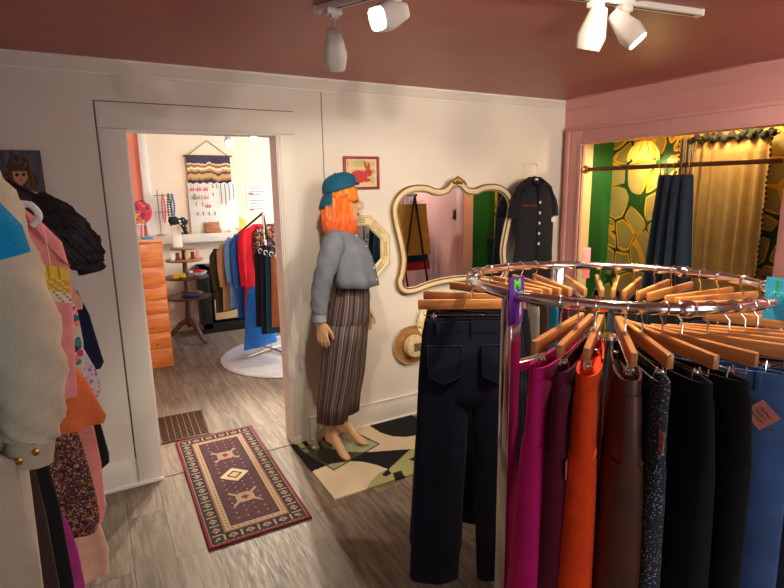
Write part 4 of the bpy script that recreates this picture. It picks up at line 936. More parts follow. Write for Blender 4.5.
items = [  # angle, fabric, trouser label, hanger label, options
 (149, INDIGO, 'dark indigo jeans with back pockets at the left end of the round rack', 'wooden hanger holding the front dark jeans at the left end of the rack', dict(jeans=1, L=1.02, gap=.035, hemw=.095, ww=.165, hw=.185, stitch=DSTITCH, t0=.02, t1=.032, pmat=INDIGO2)),
 (133, BLKDEN, 'black jeans hanging just behind the front dark indigo jeans', 'wooden hanger just behind the leftmost hanger, with black jeans', dict(jeans=1, L=1.0, gap=.03, t0=.02, t1=.03)),
 (110, DEN(36, 40, 52), 'dark blue jeans third from the left end, mostly hidden by the first two', 'wooden hanger nearest the big mirror, its tip against the mirror frame', dict(L=.98)),
 (203.5, fab(196, 24, 112), 'bright magenta trousers right of the purple divider', 'wooden hanger pointing at the viewer above the magenta trousers', dict(t0=.022, t1=.046, hemw=.12, L=1.05)),
 (209, fab(92, 20, 44), 'dark maroon trousers between the magenta and the orange pairs', 'wooden hanger above the dark maroon trousers', dict(t0=.018, t1=.04)),
 (214.5, fab(238, 74, 22), 'orange red trousers beside the dark maroon pair', 'wooden hanger pointing at the viewer above the orange red trousers', dict(t0=.024, t1=.044, hemw=.12, L=1.05, tags=[(.19, -.03, -.24, .02, .05, PAPERP, .1)])),
 (223.5, LEATHER, 'brown leather trousers right of the orange red pair', 'wooden hanger slanting above the brown leather trousers', dict(t0=.026, t1=.05, hemw=.12, L=1.02)),
 (228.5, SPARK, 'dark sparkly knitted trousers with an orange paper tag', 'wooden hanger slanting above the sparkly trousers', dict(t0=.018, t1=.028, L=.98, tags=[(.196, -.012, -.13, .045, .05, PAPERP, 0)])),
 (234.5, fab(20, 19, 21), 'black trousers right of the sparkly pair', 'long wooden hanger slanting right above the black trousers', dict(t0=.02, t1=.04, L=1.05)),
 (240.5, fab(19, 18, 21), 'charcoal black trousers with a thin white side line, before the blue jeans', 'wooden hanger above the charcoal black trousers', dict(t0=.018, t1=.026, L=1.05)),
 (249, BLUEDEN, 'blue denim jeans with a pink diamond tag at the right edge', 'wooden hanger above the blue jeans at the right edge', dict(jeans=-1, t0=.018, t1=.024, L=1.05, stitch=STITCH, tags=[(.135, -.040, -.10, .055, .055, PAPERP, PI/4)])),
 (257, DEN(40, 46, 60), 'dark denim jeans just behind the blue jeans', 'second wooden hanger behind the blue jeans hanger', dict(t1=.022)),
 (264, BLKDEN, 'black denim jeans second behind the blue jeans', 'third wooden hanger behind the blue jeans hanger', dict(t1=.022)),
 (271, DEN(54, 70, 104), 'mid blue jeans hidden at the right end of the rack', 'wooden hanger just before the light blue divider', dict(t1=.022)),
 (297, fab(60, 48, 42), 'dark brown trousers at the right end beyond the light blue divider', 'wooden hanger just beyond the light blue divider', dict()),
 (318, fab(30, 30, 34), 'black trousers on the far right of the ring', 'wooden hanger on the far right of the ring', dict()),
 (332, DEN(44, 52, 70), 'dark jeans on the far side below the beige curtain', 'wooden hanger on the far rail below the right half of the curtain', dict()),
 (346, BLKDEN, 'black jeans on the far side left of the curtain edge', 'wooden hanger on the far rail below the left half of the curtain', dict()),
 (355, fab(34, 34, 38), 'charcoal trousers on the far side by the black knob', 'wooden hanger on the far rail just right of the black knob', dict()),
 (9, DEN(34, 40, 54), 'dark jeans on the far side left of the black knob', 'wooden hanger on the far rail just left of the black knob', dict()),
 (17, fab(40, 34, 34), 'dark trousers on the far side in front of the velvet skirt', 'wooden hanger on the far rail in front of the blue velvet skirt', dict()),
 (27, fab(24, 24, 28), 'black trousers on the far side in front of the wallpaper', 'wooden hanger on the far rail in front of the patterned wallpaper', dict()),
 (35, DEN(50, 56, 70), 'grey blue jeans on the far side before the green wall', 'wooden hanger on the far rail left of the wallpaper, before the green wall', dict()),
 (43, fab(30, 26, 30), 'black trousers on the far side before the pink casing', 'wooden hanger on the far rail before the alcove casing', dict()),
 (56, fab(54, 40, 36), 'dark brown trousers on the far side by the pink clip', 'wooden hanger on the far rail next to the pink clip', dict()),
 (68, fab(120, 28, 50), 'dark red trousers on the far side of the ring below the navy dress', 'wooden hanger on the far rail below the right side of the navy dress', dict(hw=.18)),
 (77, fab(18, 128, 160), 'teal trousers on the far side of the ring', 'wooden hanger on the far rail below the left side of the navy dress', dict(hw=.18)),
 (86, fab(72, 48, 34), 'brown trousers on the far side between the grey and teal pairs', 'wooden hanger on the far rail above the brown trousers', dict(hw=.18)),
 (96, fab(140, 132, 124), 'light grey trousers seen just right of the chrome post', 'wooden hanger on the far left of the rail above the light grey trousers', dict(hw=.18, t0=.025)),
]
DTH = {228.5: 6, 234.5: 16, 240.5: 27, 249: 42, 257: 42, 264: 42, 271: 38}
for i, (th, m, tl, hl, kw) in enumerate(items):
    kw['dth'] = DTH.get(th, 0); add_hanger(th, hl, kw['dth']); make_trousers(th, m, tl, seed=i, **kw)
pc = ringpt(50, RR, -.0); b = MB(); b.box(pc+Vector((0, 0, .01)), (.008, .03, .13), Matrix.Rotation(R(50), 3, 'Z'), .003); tag(b.build('plastic_clip', pm('pink_plastic', rgb(240, 130, 130), .4, 0, .03, 8, 0), origin=pc), 'pink plastic clip standing on the far rail below the navy dress', 'clip')

# ================================================================== ALCOVE THINGS
rod = thing('hanging_rod', 'brown metal rod across the alcove opening', 'rod', (3.50, 2.31, 1.822))
BROWNM = pm('bronze_rod', rgb(112, 72, 52), .35, .6, .08, 8, .03)
MB().tube([(3.50, OY1-.002, 1.822), (3.50, OY0+.002, 1.822)], .0155, 14).build('pole', BROWNM, rod)
for y, s in ((OY1, -1), (OY0, 1)): MB().lathe([(.034, 0), (.034, .006), (.024, .012), (.022, .034), (.018, .036)], (3.50, y, 1.822), 20, Matrix.Rotation(s*-PI/2, 3, 'X')).build('flange', BRASS, rod)
VEL = fab(22, 42, 62, .8, 240, .3, .5)
vs = thing('velvet_skirt', 'long dark blue velvet skirt clipped to the rod in the alcove', 'skirt', (3.50, 2.27, .75))
rings = []
for z, w, t, rp in ((1.76, .125, .022, .004), (1.74, .13, .026, .008), (1.6, .14, .035, .014), (1.4, .152, .045, .018), (1.15, .170, .05, .022), (.9, .185, .055, .025), (.6, .20, .06, .028)):
    o = []
    for j in range(72):
        a = 2*PI*j/72; y = 2.275+w*math.cos(a); x = 3.50+t*math.sin(a)+rp*math.sin((y-2.275)/w*13+.8)*(1 if math.sin(a) < 0 else .6); o.append(Vector((x, y, z)))
    rings.append(o)
b = MB(); b.loft(rings); b.build('velvet_cloth', VEL, vs, angle=70)
for k, y in enumerate((2.17, 2.225, 2.28, 2.335, 2.385)):
    b = MB(); b.tube([(3.50+.021*math.cos(a), y, 1.822+.021*math.sin(a)) for a in [2*PI*q/18 for q in range(18)]], .0024, 6, True); b.box((3.50, y, 1.785), (.008, .006, .034), None, .002); b.box((3.50, y, 1.760), (.02, .016, .022), None, .003); b.build('ring_clip', BRASS, vs)
# hanging glass petal lamp
pd = thing('pendant_lamp', 'yellow glass petal pendant lamp glowing in the alcove', 'lamp', (3.70, 2.672, 1.87))
def petal_mat():
    g = N('amber_glass_petals'); co = g.coord('Object', (3, 3, 1)); nz = g.add('TexNoise', i_Scale=6.0, i_Detail=3.0); g.l(co, nz.inputs['Vector'])
    c = g.ramp(nz.outputs[0], [(.3, rgb(244, 196, 70)), (.7, rgb(255, 232, 140))]); g.l(c, g.b.inputs['Base Color']); g.l(c, g.b.inputs['Emission Color'])
    g.b.inputs['Emission Strength'].default_value = .18; g.b.inputs['Transmission Weight'].default_value = .5; g.b.inputs['Roughness'].default_value = .35; return g.m
PET = petal_mat(); px, py = 3.70, 2.672
for k in range(10):
    a0 = 2*PI*k/10; b = MB(); rings = []
    for q in range(9):
        u = q/8; r = .030+.085*math.sin(min(u*1.75, 1.5)); z = 2.025-.150*u**1.2; hw = R(16.8)*(1 if u < .8 else math.sqrt(max(.05, 1-((u-.8)/.205)**2)))
        rings.append([Vector((px+(r-.007*(abs(e)/hw)**2)*math.cos(a0+e), py+(r-.007*(abs(e)/hw)**2)*math.sin(a0+e), z)) for e in [hw*(-1+2*i/8) for i in range(9)]])
    b.loft(rings, closed=False); pe = b.build('petal', PET, pd); solidify(pe, .003)
    b = MB(); b.tube([r_[0] for r_ in rings]+[r_[4] for r_ in rings[-1:]]+[r_[-1] for r_ in rings[::-1]], .0018, 5); b.build('lead_edge', BRASS, pe)
b = MB(); b.lathe([(.02, 2.06), (.045, 2.045), (.05, 2.025), (.042, 2.012), (.02, 2.01)], (px, py, 0), 20); b.build('lamp_cap', BRASS, pd)
b = MB(); b.tube([(px, py, 2.05), (px, py, 2.30)], .004, 8); b.build('chain', BRASS, pd)
MB().ball((px, py, 1.925), (.028, .028, .036), 14).build('bulb', emis('bulb_glow', (1, .80, .42, 1), 5), pd)
point('pendant_light', (px, py, 1.875), 8, (1, .76, .36), .04)
point('alcove_bulb_light', (3.62, 2.02, 2.175), 8, (1, .78, .36), .04)
bl = thing('bare_bulb_fitting', 'small bulb fitting on the alcove ceiling behind the header', 'lamp', (3.62, 2.02, 2.30)); MB().lathe([(.03, 2.30), (.03, 2.28), (.018, 2.26), (.018, 2.245)], (3.62, 2.02, 0), 16).build('socket', PLASTICW, bl); MB().ball((3.62, 2.02, 2.225), (.026, .026, .034), 14).build('bulb', bpy.data.materials['bulb_glow'], bl)
# curtain on a scrunched header
CURT = fab(186, 160, 104, .85, 360, .15)
def drape(name, label, x, y0, y1, z0, z1, n, amp, mat, cat='curtain', group=None, parent=None):
    b = MB(); k = 120
    b.grid(lambda u, v: Vector((x+amp*math.sin(u*n*2*PI+.6*math.sin(v*2))*(.55+.45*(1-v))+.006*math.sin(u*41), y0+(y1-y0)*u+.008*math.sin(u*n*4*PI)*(1-v), z0+(z1-z0)*v)), k, 14)
    o = b.build(name, mat, parent); solidify(o, .003); 
    return o
cu = thing('window_curtain', 'beige curtain hanging from a dark scrunched header at the back of the alcove', 'curtain', (3.80, 2.1, .4))
drape('curtain_panel', '', 3.80, 1.845, 2.325, .4, 1.995, 5.5, .010, CURT, parent=cu)
HEADM = fab(44, 48, 44, .85); b = MB()
for k in range(26):
    y = 1.83+.53*k/25; b.ball((3.785+.008*math.sin(k*2.1), y, 2.005+.012*math.sin(k*1.7)), (.026, .020, .024+.006*math.sin(k*3.3)), 10)
b.build('scrunched_header', HEADM, cu)
MB().tube([(3.79, 1.80, 2.005), (3.79, 2.42, 2.005)], .012, 10).build('curtain_rod', BRASS, cu)
b = MB()
for k in range(46): b.ball((3.79, 1.838+.004*math.sin(k), 1.97-.034*k), (.008, .007, .011), 8)
b.build('bobble_trim', fab(60, 34, 26), cu)
g2 = thing('grey_drape', 'narrow grey striped drape left of the beige curtain', 'curtain', (3.79, 2.39, .4))
drape('drape_cloth', '', 3.785, 2.335, 2.435, .4, 2.02, 2.5, .012, fab(128, 120, 104), parent=g2)
b = MB()
for k in range(40): b.ball((3.775, 2.442+.004*math.sin(k*1.3), 2.0-.036*k), (.007, .006, .011), 8)
b.build('bobble_trim', fab(84, 44, 20), g2)
struct('trim_13', MB().lohi((AX-.10, OY0-.06, 1.10), (AX, 1.845, 1.135), .004), DARKWOOD)

# ================================================================== LEFT CLOTHES RAIL
RX, RZ = -.335, 1.81
lr = thing('clothes_rail', 'wall side clothes rail carrying the garments at the left edge', 'clothes rack', (RX, 1.6, 0))
MB().tube([(RX, .35, RZ), (RX, 2.84, RZ)], .014, 12).build('rail', CHROME, lr)
for y in (.37, 2.82):
    MB().tube([(RX, y, RZ), (RX, y, .03)], .014, 12).build('upright', CHROME, lr); MB().tube([(RX-.25, y, .02), (RX+.02, y, .02)], .014, 10).build('foot', CHROME, lr)
LG = 'garments on the left rail'
def hanger(y, label, mat=PLASTICW, half=.21, zs=1.745, dz=-.07, xoff=0):
    h = thing('clothes_hanger', label, 'hanger', (RX+xoff, y, zs), 0, 'hangers on the left rail')
    MB().tube([(RX+xoff, y, zs), (RX, y, RZ-.03)]+[(RX+.019*math.cos(a), y, RZ+.019*math.sin(a)) for a in [R(-70+25*k) for k in range(0, 10)]], .0025, 8).build('hook', CHROME, h)
    pts = [(RX+xoff-half, y, zs+dz-.012), (RX+xoff-half+.02, y, zs+dz+.006), (RX+xoff, y, zs), (RX+xoff+half-.04, y, zs+dz*.62), (RX+xoff+half-.01, y, zs+dz+.004), (RX+xoff+half, y, zs+dz-.022), (RX+xoff+half-.018, y, zs+dz-.042)]
    MB().tube(crom(pts, 4, False), .0085, 10).build('shoulder_bar', mat, h); return h
def garment(name, label, cat, y, prof, mat, t=.03, rip=.006, k=5, xl=None, yoff=None, ang=60, rail=True, part='body_cloth'):
    """prof: right edge (x, z) from the top down; the left side mirrors it about the rail unless xl is given"""
    g = thing(name, label, cat, (RX, y, min(p[1] for p in prof)), 0, LG); rings = []
    for i, (x, z) in enumerate(prof):
        l = (2*RX-x) if xl is None else xl; w = (x-l)/2; tt = t*(.55 if i == 0 else 1)
        r = []
        for j in range(56):
            a = 2*PI*j/56; c, s = math.cos(a), math.sin(a); xx = (x+l)/2+math.copysign(abs(c)**.8, c)*w
            r.append(Vector((xx, y+math.copysign(abs(s)**.8, s)*tt+rip*math.sin(k*xx*11+z*4+i*.3)*min(1, i/2), z)))
        rings.append(r)
    b = MB(); b.loft(rings); b.build(part, mat, g, angle=ang); return g
def sleeve(g, pts, mat, name='sleeve', flat=.75, n=26, rip=.004, crk=0):
    if len(pts) > 4: pts = [tuple(q) for q in crom([Vector(p) for p in pts], 4, False)]
    P = [Vector(p[:3]) for p in pts]; rings = []
    for i, p in enumerate(P):
        t = (P[min(i+1, len(P)-1)]-P[max(0, i-1)]).normalized(); u = Vector((0, 1, 0)); u = (u-t*u.dot(t)).normalized(); w = t.cross(u); r = pts[i][3]
        rings.append([p+(u*math.cos(a)*r*flat+w*math.sin(a)*r)*(1+rip/r*math.sin(4*a+i*1.7)+crk*mnoise.noise((math.cos(a)*5, math.sin(a)*5, i*1.3))+crk*.6*math.sin(a*22+i)) for a in [2*PI*k/n for k in range(n)]])
    b = MB(); b.loft(rings); return b.build(name, mat, g, angle=60)
# cyan tee nearest the camera
CY = fab(20, 150, 206); g = garment('tee_shirt', 'bright blue tee shirt nearest the viewer at the left edge', 'shirt', .95, [(-.26, 1.75), (-.20, 1.735), (-.165, 1.70), (-.165, 1.62), (-.19, 1.5), (-.21, 1.2)], CY, .025)
sleeve(g, [(-.19, .95, 1.69, .045), (-.160, .945, 1.665, .052), (-.138, .94, 1.632, .055), (-.132, .94, 1.606, .055)], CY, flat=.55)
hanger(.95, 'hanger inside the bright blue tee shirt')
# ivory jacket
IV = fab(212, 199, 172, .9, 300, .12); IVD = fab(196, 182, 154, .9, 300, .12)
g = garment('denim_jacket', 'ivory denim jacket with a buttoned cuff at the left edge', 'jacket', 1.22, [(-.27, 1.775), (-.20, 1.75), (-.16, 1.70), (-.155, 1.55), (-.16, 1.3), (-.165, 1.1), (-.17, .95), (-.175, .80)], IV, .035, .008)
slv = sleeve(g, [(-.20, 1.22, 1.745, .05), (-.176, 1.20, 1.69, .062), (-.160, 1.19, 1.58, .066), (-.140, 1.18, 1.46, .066), (-.134, 1.18, 1.36, .060), (-.140, 1.18, 1.27, .050), (-.146, 1.18, 1.235, .042)], IV, flat=.8, rip=.006)
cf = sleeve(g, [(-.144, 1.18, 1.25, .041), (-.156, 1.18, 1.185, .039), (-.156, 1.18, 1.185, .033)], IVD, 'cuff', .8, 26, .001)
for dx in (-.012, .016): MB().lathe([(.006, 0), (.0065, .002), (.004, .003)], (-.155+dx, 1.146, 1.212+dx*.4), 12, Matrix.Rotation(PI/2, 3, 'X')).build('cuff_button', BRASS, cf)
b = MB(); b.tube([(-.176, 1.15, 1.70), (-.165, 1.136, 1.55), (-.145, 1.13, 1.40), (-.146, 1.143, 1.27)], .0012, 5); b.build('sleeve_seam', pm('thread', rgb(214, 204, 182), .8, 0, .05, 20, 0), slv)
hanger(1.22, 'hanger inside the ivory denim jacket')
g = garment('denim_skirt', 'long pale ivory skirt hanging below the jacket at the lower left', 'skirt', 1.14, [(-.215, 1.25), (-.172, 1.21), (-.162, 1.02), (-.162, .86), (-.165, .6), (-.165, .42)], fab(190, 178, 156, .9, 300, .12), .03, .008)
# brown and black trousers
garment('hung_trousers', 'dark brown trousers beside the ivory skirt at the lower left', 'trousers', 1.42, [(-.20, 1.16), (-.182, 1.12), (-.172, .95), (-.168, .75), (-.165, .35)], fab(60, 44, 40), .03, .006)
garment('hung_trousers', 'black trousers next to the dark brown pair at the lower left', 'trousers', 1.50, [(-.20, 1.20), (-.17, 1.12), (-.150, .92), (-.145, .70), (-.145, .30)], fab(28, 26, 28), .03, .006)
# pink blouse
PK = fab(236, 150, 146); PKD = fab(220, 128, 126)
g = garment('blouse', 'pink blouse with an open collar on a white hanger', 'blouse', 1.64, [(-.24, 1.73), (-.16, 1.68), (-.115, 1.635), (-.072, 1.575), (-.062, 1.50), (-.068, 1.38), (-.078, 1.26), (-.085, 1.15)], PK, .03, .005)
b = MB(); b.grid(lambda u, v: Vector((-.155+.075*u+.02*v, 1.60-.012*math.sin(u*3), 1.69-.16*u-.075*v+.06*u*v)), 8, 6); solidify(b.build('collar_flap', PKD, g), .004)
hanger(1.58, 'white plastic hanger poking out of the pink blouse', PLASTICW, .225, 1.70, -.035)
def signcol(u, v):
    if v > .62: return rgb(246, 224, 70) if int(u*9) % 3 else rgb(224, 150, 60)
    if v > .25: return rgb(238, 178, 60) if (int(u*8)+int(v*12)) % 3 else rgb(246, 226, 120)
    return rgb(240, 236, 214) if (int(u*12)+int(v*14)) % 4 else rgb(190, 150, 60)
sg_ = MB().grid(lambda u, v: Vector((-.125+.062*u-.0*v, 1.50+.01*u, 1.452-.02*u+.088*v)), 12, 14, signcol).build('paper_sign', PAT, origin=(-.09, 1.5, 1.45), smooth=False, normals=False); solidify(sg_, .0012); MB().tube([(-.096, 1.503, 1.535), (-.10, 1.54, 1.60), (-.115, 1.58, 1.668)], .001, 5).build('string', PAPERW, sg_); tag(sg_, 'small yellow printed card hanging in front of the pink blouse', 'card')
# multicoloured floral
garment('floral_top', 'multicoloured patterned top below the pink blouse', 'top', 1.76, [(-.16, 1.50), (-.085, 1.43), (-.062, 1.36), (-.058, 1.27), (-.065, 1.19), (-.07, 1.12)], speck_mat('bright_floral', rgb(206, 206, 200), [rgb(30, 110, 150), rgb(200, 60, 140), rgb(240, 140, 110), rgb(40, 60, 90), rgb(60, 150, 120)], 42, .55), .028, .006)
# orange top with flared hem
OR = fab(240, 122, 70); g = garment('flared_top', 'orange top with a wide flared hem on the left rail', 'top', 1.68, [(-.17, 1.40), (-.105, 1.33), (-.092, 1.25), (-.058, 1.17), (-.035, 1.10), (-.022, 1.065), (-.03, 1.045)], OR, .04, .010, 6)
# ditsy floral skirt
garment('ditsy_skirt', 'long skirt with tiny multicoloured flowers below the orange top', 'skirt', 1.76, [(-.16, 1.06), (-.105, 1.02), (-.088, .90), (-.078, .78), (-.076, .70), (-.09, .665)], speck_mat('ditsy_floral', rgb(58, 42, 40), [rgb(196, 120, 60), rgb(150, 66, 60), rgb(206, 170, 130), rgb(96, 80, 100), rgb(150, 100, 70)], 170, .55), .03, .008)
garment('hung_trousers', 'magenta trousers peeping out below the ditsy skirt', 'trousers', 1.62, [(-.20, .90), (-.15, .80), (-.135, .70), (-.13, .58), (-.13, .40)], fab(190, 60, 140), .02, .004)
garment('hung_trousers', 'salmon pink trousers behind the ditsy skirt', 'trousers', 1.98, [(-.14, 1.05), (-.085, 1.0), (-.068, .92), (-.060, .78), (-.066, .60), (-.08, .56)], fab(234, 150, 140), .028, .006)
garment('hung_trousers', 'pale peach trousers whose hem hangs lowest, near the floor', 'trousers', 2.06, [(-.14, .95), (-.11, .75), (-.095, .55), (-.075, .40), (-.085, .30)], fab(224, 176, 148), .03, .008)
# black crinkled blouse with a puff sleeve
CRK = pm('black_crinkled_cloth', rgb(24, 22, 24), .55, 0, .3, 60, .9, 70); g = garment('crinkled_blouse', 'black crinkled blouse with a big puff sleeve', 'blouse', 2.2, [(-.24, 1.76), (-.15, 1.70), (-.115, 1.66), (-.11, 1.55), (-.115, 1.40), (-.12, 1.25)], CRK, .035, .008)
sleeve(g, [(-.16, 2.2, 1.685, .03), (-.115, 2.19, 1.635, .052), (-.078, 2.18, 1.575, .066), (-.048, 2.18, 1.515, .068), (-.026, 2.18, 1.465, .058), (-.016, 2.18, 1.44, .04)], CRK, 'puff_sleeve', .8, 90, .004, .13)
sleeve(g, [(-.022, 2.178, 1.452, .042), (-.014, 2.178, 1.425, .044), (-.013, 2.178, 1.42, .038)], CRK, 'cuff', .7)
hanger(2.2, 'hanger inside the black crinkled blouse')
garment('cap_sleeve_top', 'small peach top under the black puff sleeve', 'top', 2.02, [(-.16, 1.46), (-.085, 1.42), (-.052, 1.345), (-.056, 1.32)], fab(240, 180, 156), .028, .004)
g = garment('navy_tunic', 'navy tunic behind the floral top on the left rail', 'tunic', 2.4, [(-.16, 1.40), (-.075, 1.32), (-.045, 1.22), (-.028, 1.10), (-.016, 1.02), (-.03, .995)], fab(28, 32, 60), .03, .006)
garment('white_top', 'white top with lilac print between the navy tunic and the orange top', 'top', 2.18, [(-.15, 1.22), (-.08, 1.16), (-.045, 1.06), (-.03, .98), (-.05, .95)], speck_mat('lilac_print', rgb(226, 222, 218), [rgb(150, 130, 190), rgb(210, 190, 220)], 60, .4), .02, .004)
garment('hung_dress', 'long black dress near the back wall at the left', 'dress', 2.52, [(-.16, 1.15), (-.10, .95), (-.085, .83), (-.062, .74), (-.042, .56), (-.045, .52), (-.10, .485)], fab(20, 19, 21), .03, .006)
garment('striped_dress', 'black and white striped dress behind the long black dress', 'dress', 2.66, [(-.16, .90), (-.11, .60), (-.09, .38), (-.082, .24)], stripe_mat('bw_stripe', [rgb(24, 24, 26), rgb(220, 216, 208)], 60), .025, .004)

# ================================================================== RACK AND SWITCH SEEN IN THE MIRROR
sw = thing('switch_plate', 'dark switch plate on the pink wall, seen in the big mirror', 'light switch', (XR-.002, 1.36, 1.40)); MB().lohi((XR-.008, 1.325, 1.34), (XR, 1.395, 1.46), .003).build('plate', pm('brown_plate', rgb(92, 54, 50), .4, 0, .05, 8, 0), sw)
for z in (1.375, 1.425): MB().box((XR-.011, 1.36, z), (.01, .014, .026), None, .002).build('rocker', PLASTICK, sw)
mk = thing('folding_clothes_rack', 'black folding clothes rack seen reflected in the big mirror', 'clothes rack', (3.08, .85, 0))
MB().tube([(3.08, .52, 1.62), (3.08, 1.17, 1.62)], .014, 12).build('rail', BLACKM, mk)
for y, s in ((.56, -1), (1.13, 1)):
    for dx in (-.26, .26): MB().tube([(3.08, y, 1.62), (3.08+dx, y, .015)], .012, 10).build('leg', BLACKM, mk)
def mhang(name, label, cat, y, z0, z1, w0, w1, mat, band=None):
    g = thing(name, label, cat, (3.08, y, z1), 0, 'garments on the folding rack'); b = MB(); rings = []
    for k in range(6):
        q = k/5; w = w0+(w1-w0)*q; rings.append([Vector((3.08+w*math.cos(a), y+.028*math.sin(a)+.006*math.sin(math.cos(a)*9+k), z0+(z1-z0)*q)) for a in [2*PI*j/40 for j in range(40)]])
    b.loft(rings); o = b.build('cloth', mat, g, angle=60)
    if band:
        rings = []
        for q in (0, 1): rings.append([Vector((3.08+(w1+.003)*math.cos(a), y+.034*math.sin(a)+.006*math.sin(math.cos(a)*9+5), z1+.10*q-.002)) for a in [2*PI*j/40 for j in range(40)]])
        b = MB(); b.loft(rings); b.build('hem_band', band, g, angle=60)
    for s in (-1, 1):
        b = MB(); b.tube([(3.08+s*.10, y, z0-.02), (3.08+s*.10, y, z0+.03)], .005, 6); b.build('clip', CHROME, g)
    b = MB(); b.tube([(3.08-.15, y, z0+.03), (3.08+.15, y, z0+.03)], .004, 6); b.tube([(3.08, y, z0+.03)]+[(3.08+.018*math.cos(a), y, 1.62+.018*math.sin(a)) for a in [R(-80+25*k) for k in range(10)]], .0025, 6); b.build('hanger_wire', CHROME, g)
mhang('suede_skirt', 'mustard suede skirt seen in the mirror', 'skirt', 1.09, 1.52, .93, .17, .235, pm('mustard_suede', rgb(186, 138, 58), .8, 0, .2, 12, .3, 60))
mhang('hemmed_skirt', 'dark blue skirt with a red hem behind the mustard skirt, seen in the mirror', 'skirt', 1.00, 1.50, .74, .17, .26, fab(30, 50, 74), fab(170, 40, 46))
mhang('long_skirt', 'teal skirt behind the red hemmed skirt, seen in the mirror', 'skirt', .90, 1.50, .80, .17, .25, fab(30, 78, 96))
mhang('short_skirt', 'black skirt farthest back on the folding rack, seen in the mirror', 'skirt', .78, 1.50, .90, .17, .24, fab(30, 28, 32))

# ================================================================== BACK ROOM
PINE = wood('orange_pine', rgb(176, 88, 32), rgb(222, 130, 56), 4, (1.2, 1.2, 9), .4, .4)
ch = thing('pine_chest', 'tall orange pine chest of stacked drawers left inside the back room', 'chest of drawers', (.30, 5.7, 0))
MB().lohi((.03, 5.455, 0), (.565, 5.98, 1.235), .004).build('carcass', PINE, ch)
MB().lohi((.02, 5.435, 1.235), (.575, 5.99, 1.262), .005).build('top', wood('pine_top_pink_reflection', rgb(190, 120, 96), rgb(222, 156, 128), 4, (1, 6, 6)), ch)  # pinkish reflection on the chest top is put into its wood colour
for k, (z0, z1) in enumerate(((.02, .20), (.21, .36), (.37, .55), (.56, .68), (.695, .80), (.83, 1.00), (1.01, 1.225))):
    d = MB().lohi((.045, 5.435, z0), (.555, 5.458, z1), .004).build('drawer', PINE, ch)
    b = MB()
    for x, z in ((.20+.05*k % .2, (z0+z1)/2), (.46-.03*k, z0+.04)): b.ball((x, 5.4345, z), (.010, .003, .006), 8)
    b.build('knot', pm('pine_knot', rgb(80, 38, 16), .5, 0, .1, 20, 0) if k == 0 else bpy.data.materials['pine_knot'], d)
pl = thing('painted_plate', 'colourful painted oval plate standing on the pine chest', 'plate', (.435, 5.62, 1.262))
def platecol(u, v):
    n = mnoise.noise((u*3.2, v*3.2, 4)); n2 = mnoise.noise((u*5, v*5, 8))
    return rgb(224, 170, 50) if n > .25 else rgb(200, 60, 90) if n > 0 else rgb(120, 60, 120) if n2 > 0 else rgb(60, 40, 50) if n < -.3 else rgb(226, 110, 90)
b = MB(); b.grid(lambda u, v: Vector((.435+.085*(.02+.98*v)*math.cos(2*PI*u), 5.60+.035*(1-v)*0+.03*v*math.sin(2*PI*u), 1.52+.105*(.02+.98*v)*math.sin(2*PI*u))), 40, 8, lambda u, v: platecol(.5+.5*v*math.cos(2*PI*u), .5+.5*v*math.sin(2*PI*u))); o = b.build('plate_face', PAT, pl, normals=False); solidify(o, .01)
b = MB(); b.tube([(.38, 5.60, 1.262), (.435, 5.64, 1.60), (.49, 5.60, 1.262)], .005, 6); b.tube([(.435, 5.64, 1.58), (.435, 5.74, 1.262)], .005, 6); b.tube([(.36, 5.585, 1.40), (.51, 5.585, 1.40)], .005, 6); b.build('easel', PLASTICW, pl)
tag(MB().lohi((.40, 5.50, 1.262), (.50, 5.58, 1.285), .006).build('card_box', pm('blue_card', rgb(60, 150, 200), .6, 0, .1, 20, 0), origin=(.45, 5.54, 1.262)), 'small light blue box lying on top of the pine chest', 'box')
tag(MB().lohi((.30, 5.60, 1.262), (.38, 5.68, 1.40), .006).build('card_box', PAPERW, origin=(.34, 5.64, 1.262)), 'small white box behind the light blue one on the chest', 'box')
ns = thing('necklace_stand', 'T shaped stand with pink and dark necklaces on the left end of the ledge', 'jewellery stand', (.74, 6.74, 1.20)); WIRE = pm('grey_wire', rgb(120, 130, 140), .4, .6, .05, 8, 0)
MB().tube([(.70, 6.74, 1.205), (.70, 6.74, 1.72)], .006, 8).build('post', WIRE, ns); MB().tube([(.66, 6.74, 1.66), (.88, 6.74, 1.66)], .005, 8).build('top_bar', WIRE, ns); MB().tube([(.66, 6.74, 1.47), (.88, 6.74, 1.47)], .005, 8).build('middle_bar', WIRE, ns); MB().lathe([(.05, 1.20), (.05, 1.21), (.01, 1.215)], (.70, 6.74, 0), 16).build('base', WIRE, ns)
for x, zb, m in ((.755, 1.34, pm('coral_beads', rgb(220, 120, 110), .4, 0, .1, 30, 0)), (.815, 1.30, pm('dark_beads', rgb(50, 50, 56), .4, 0, .1, 30, 0)), (.855, 1.40, WIRE)):
    t = thing('necklace', {.755: 'coral bead necklace on the T shaped stand', .815: 'dark bead necklace on the T shaped stand', .855: 'grey necklace at the right end of the T shaped stand'}[x], 'necklace', (x, 6.72, zb), 0, 'necklaces on the stand'); b = MB()
    for k in range(26):
        q = k/25; b.ball((x+.016*math.sin(q*2*PI), 6.725, 1.668-(1.665-zb)*(1-abs(2*q-1))), .0135, 6)
    b.build('bead_string', m, t)
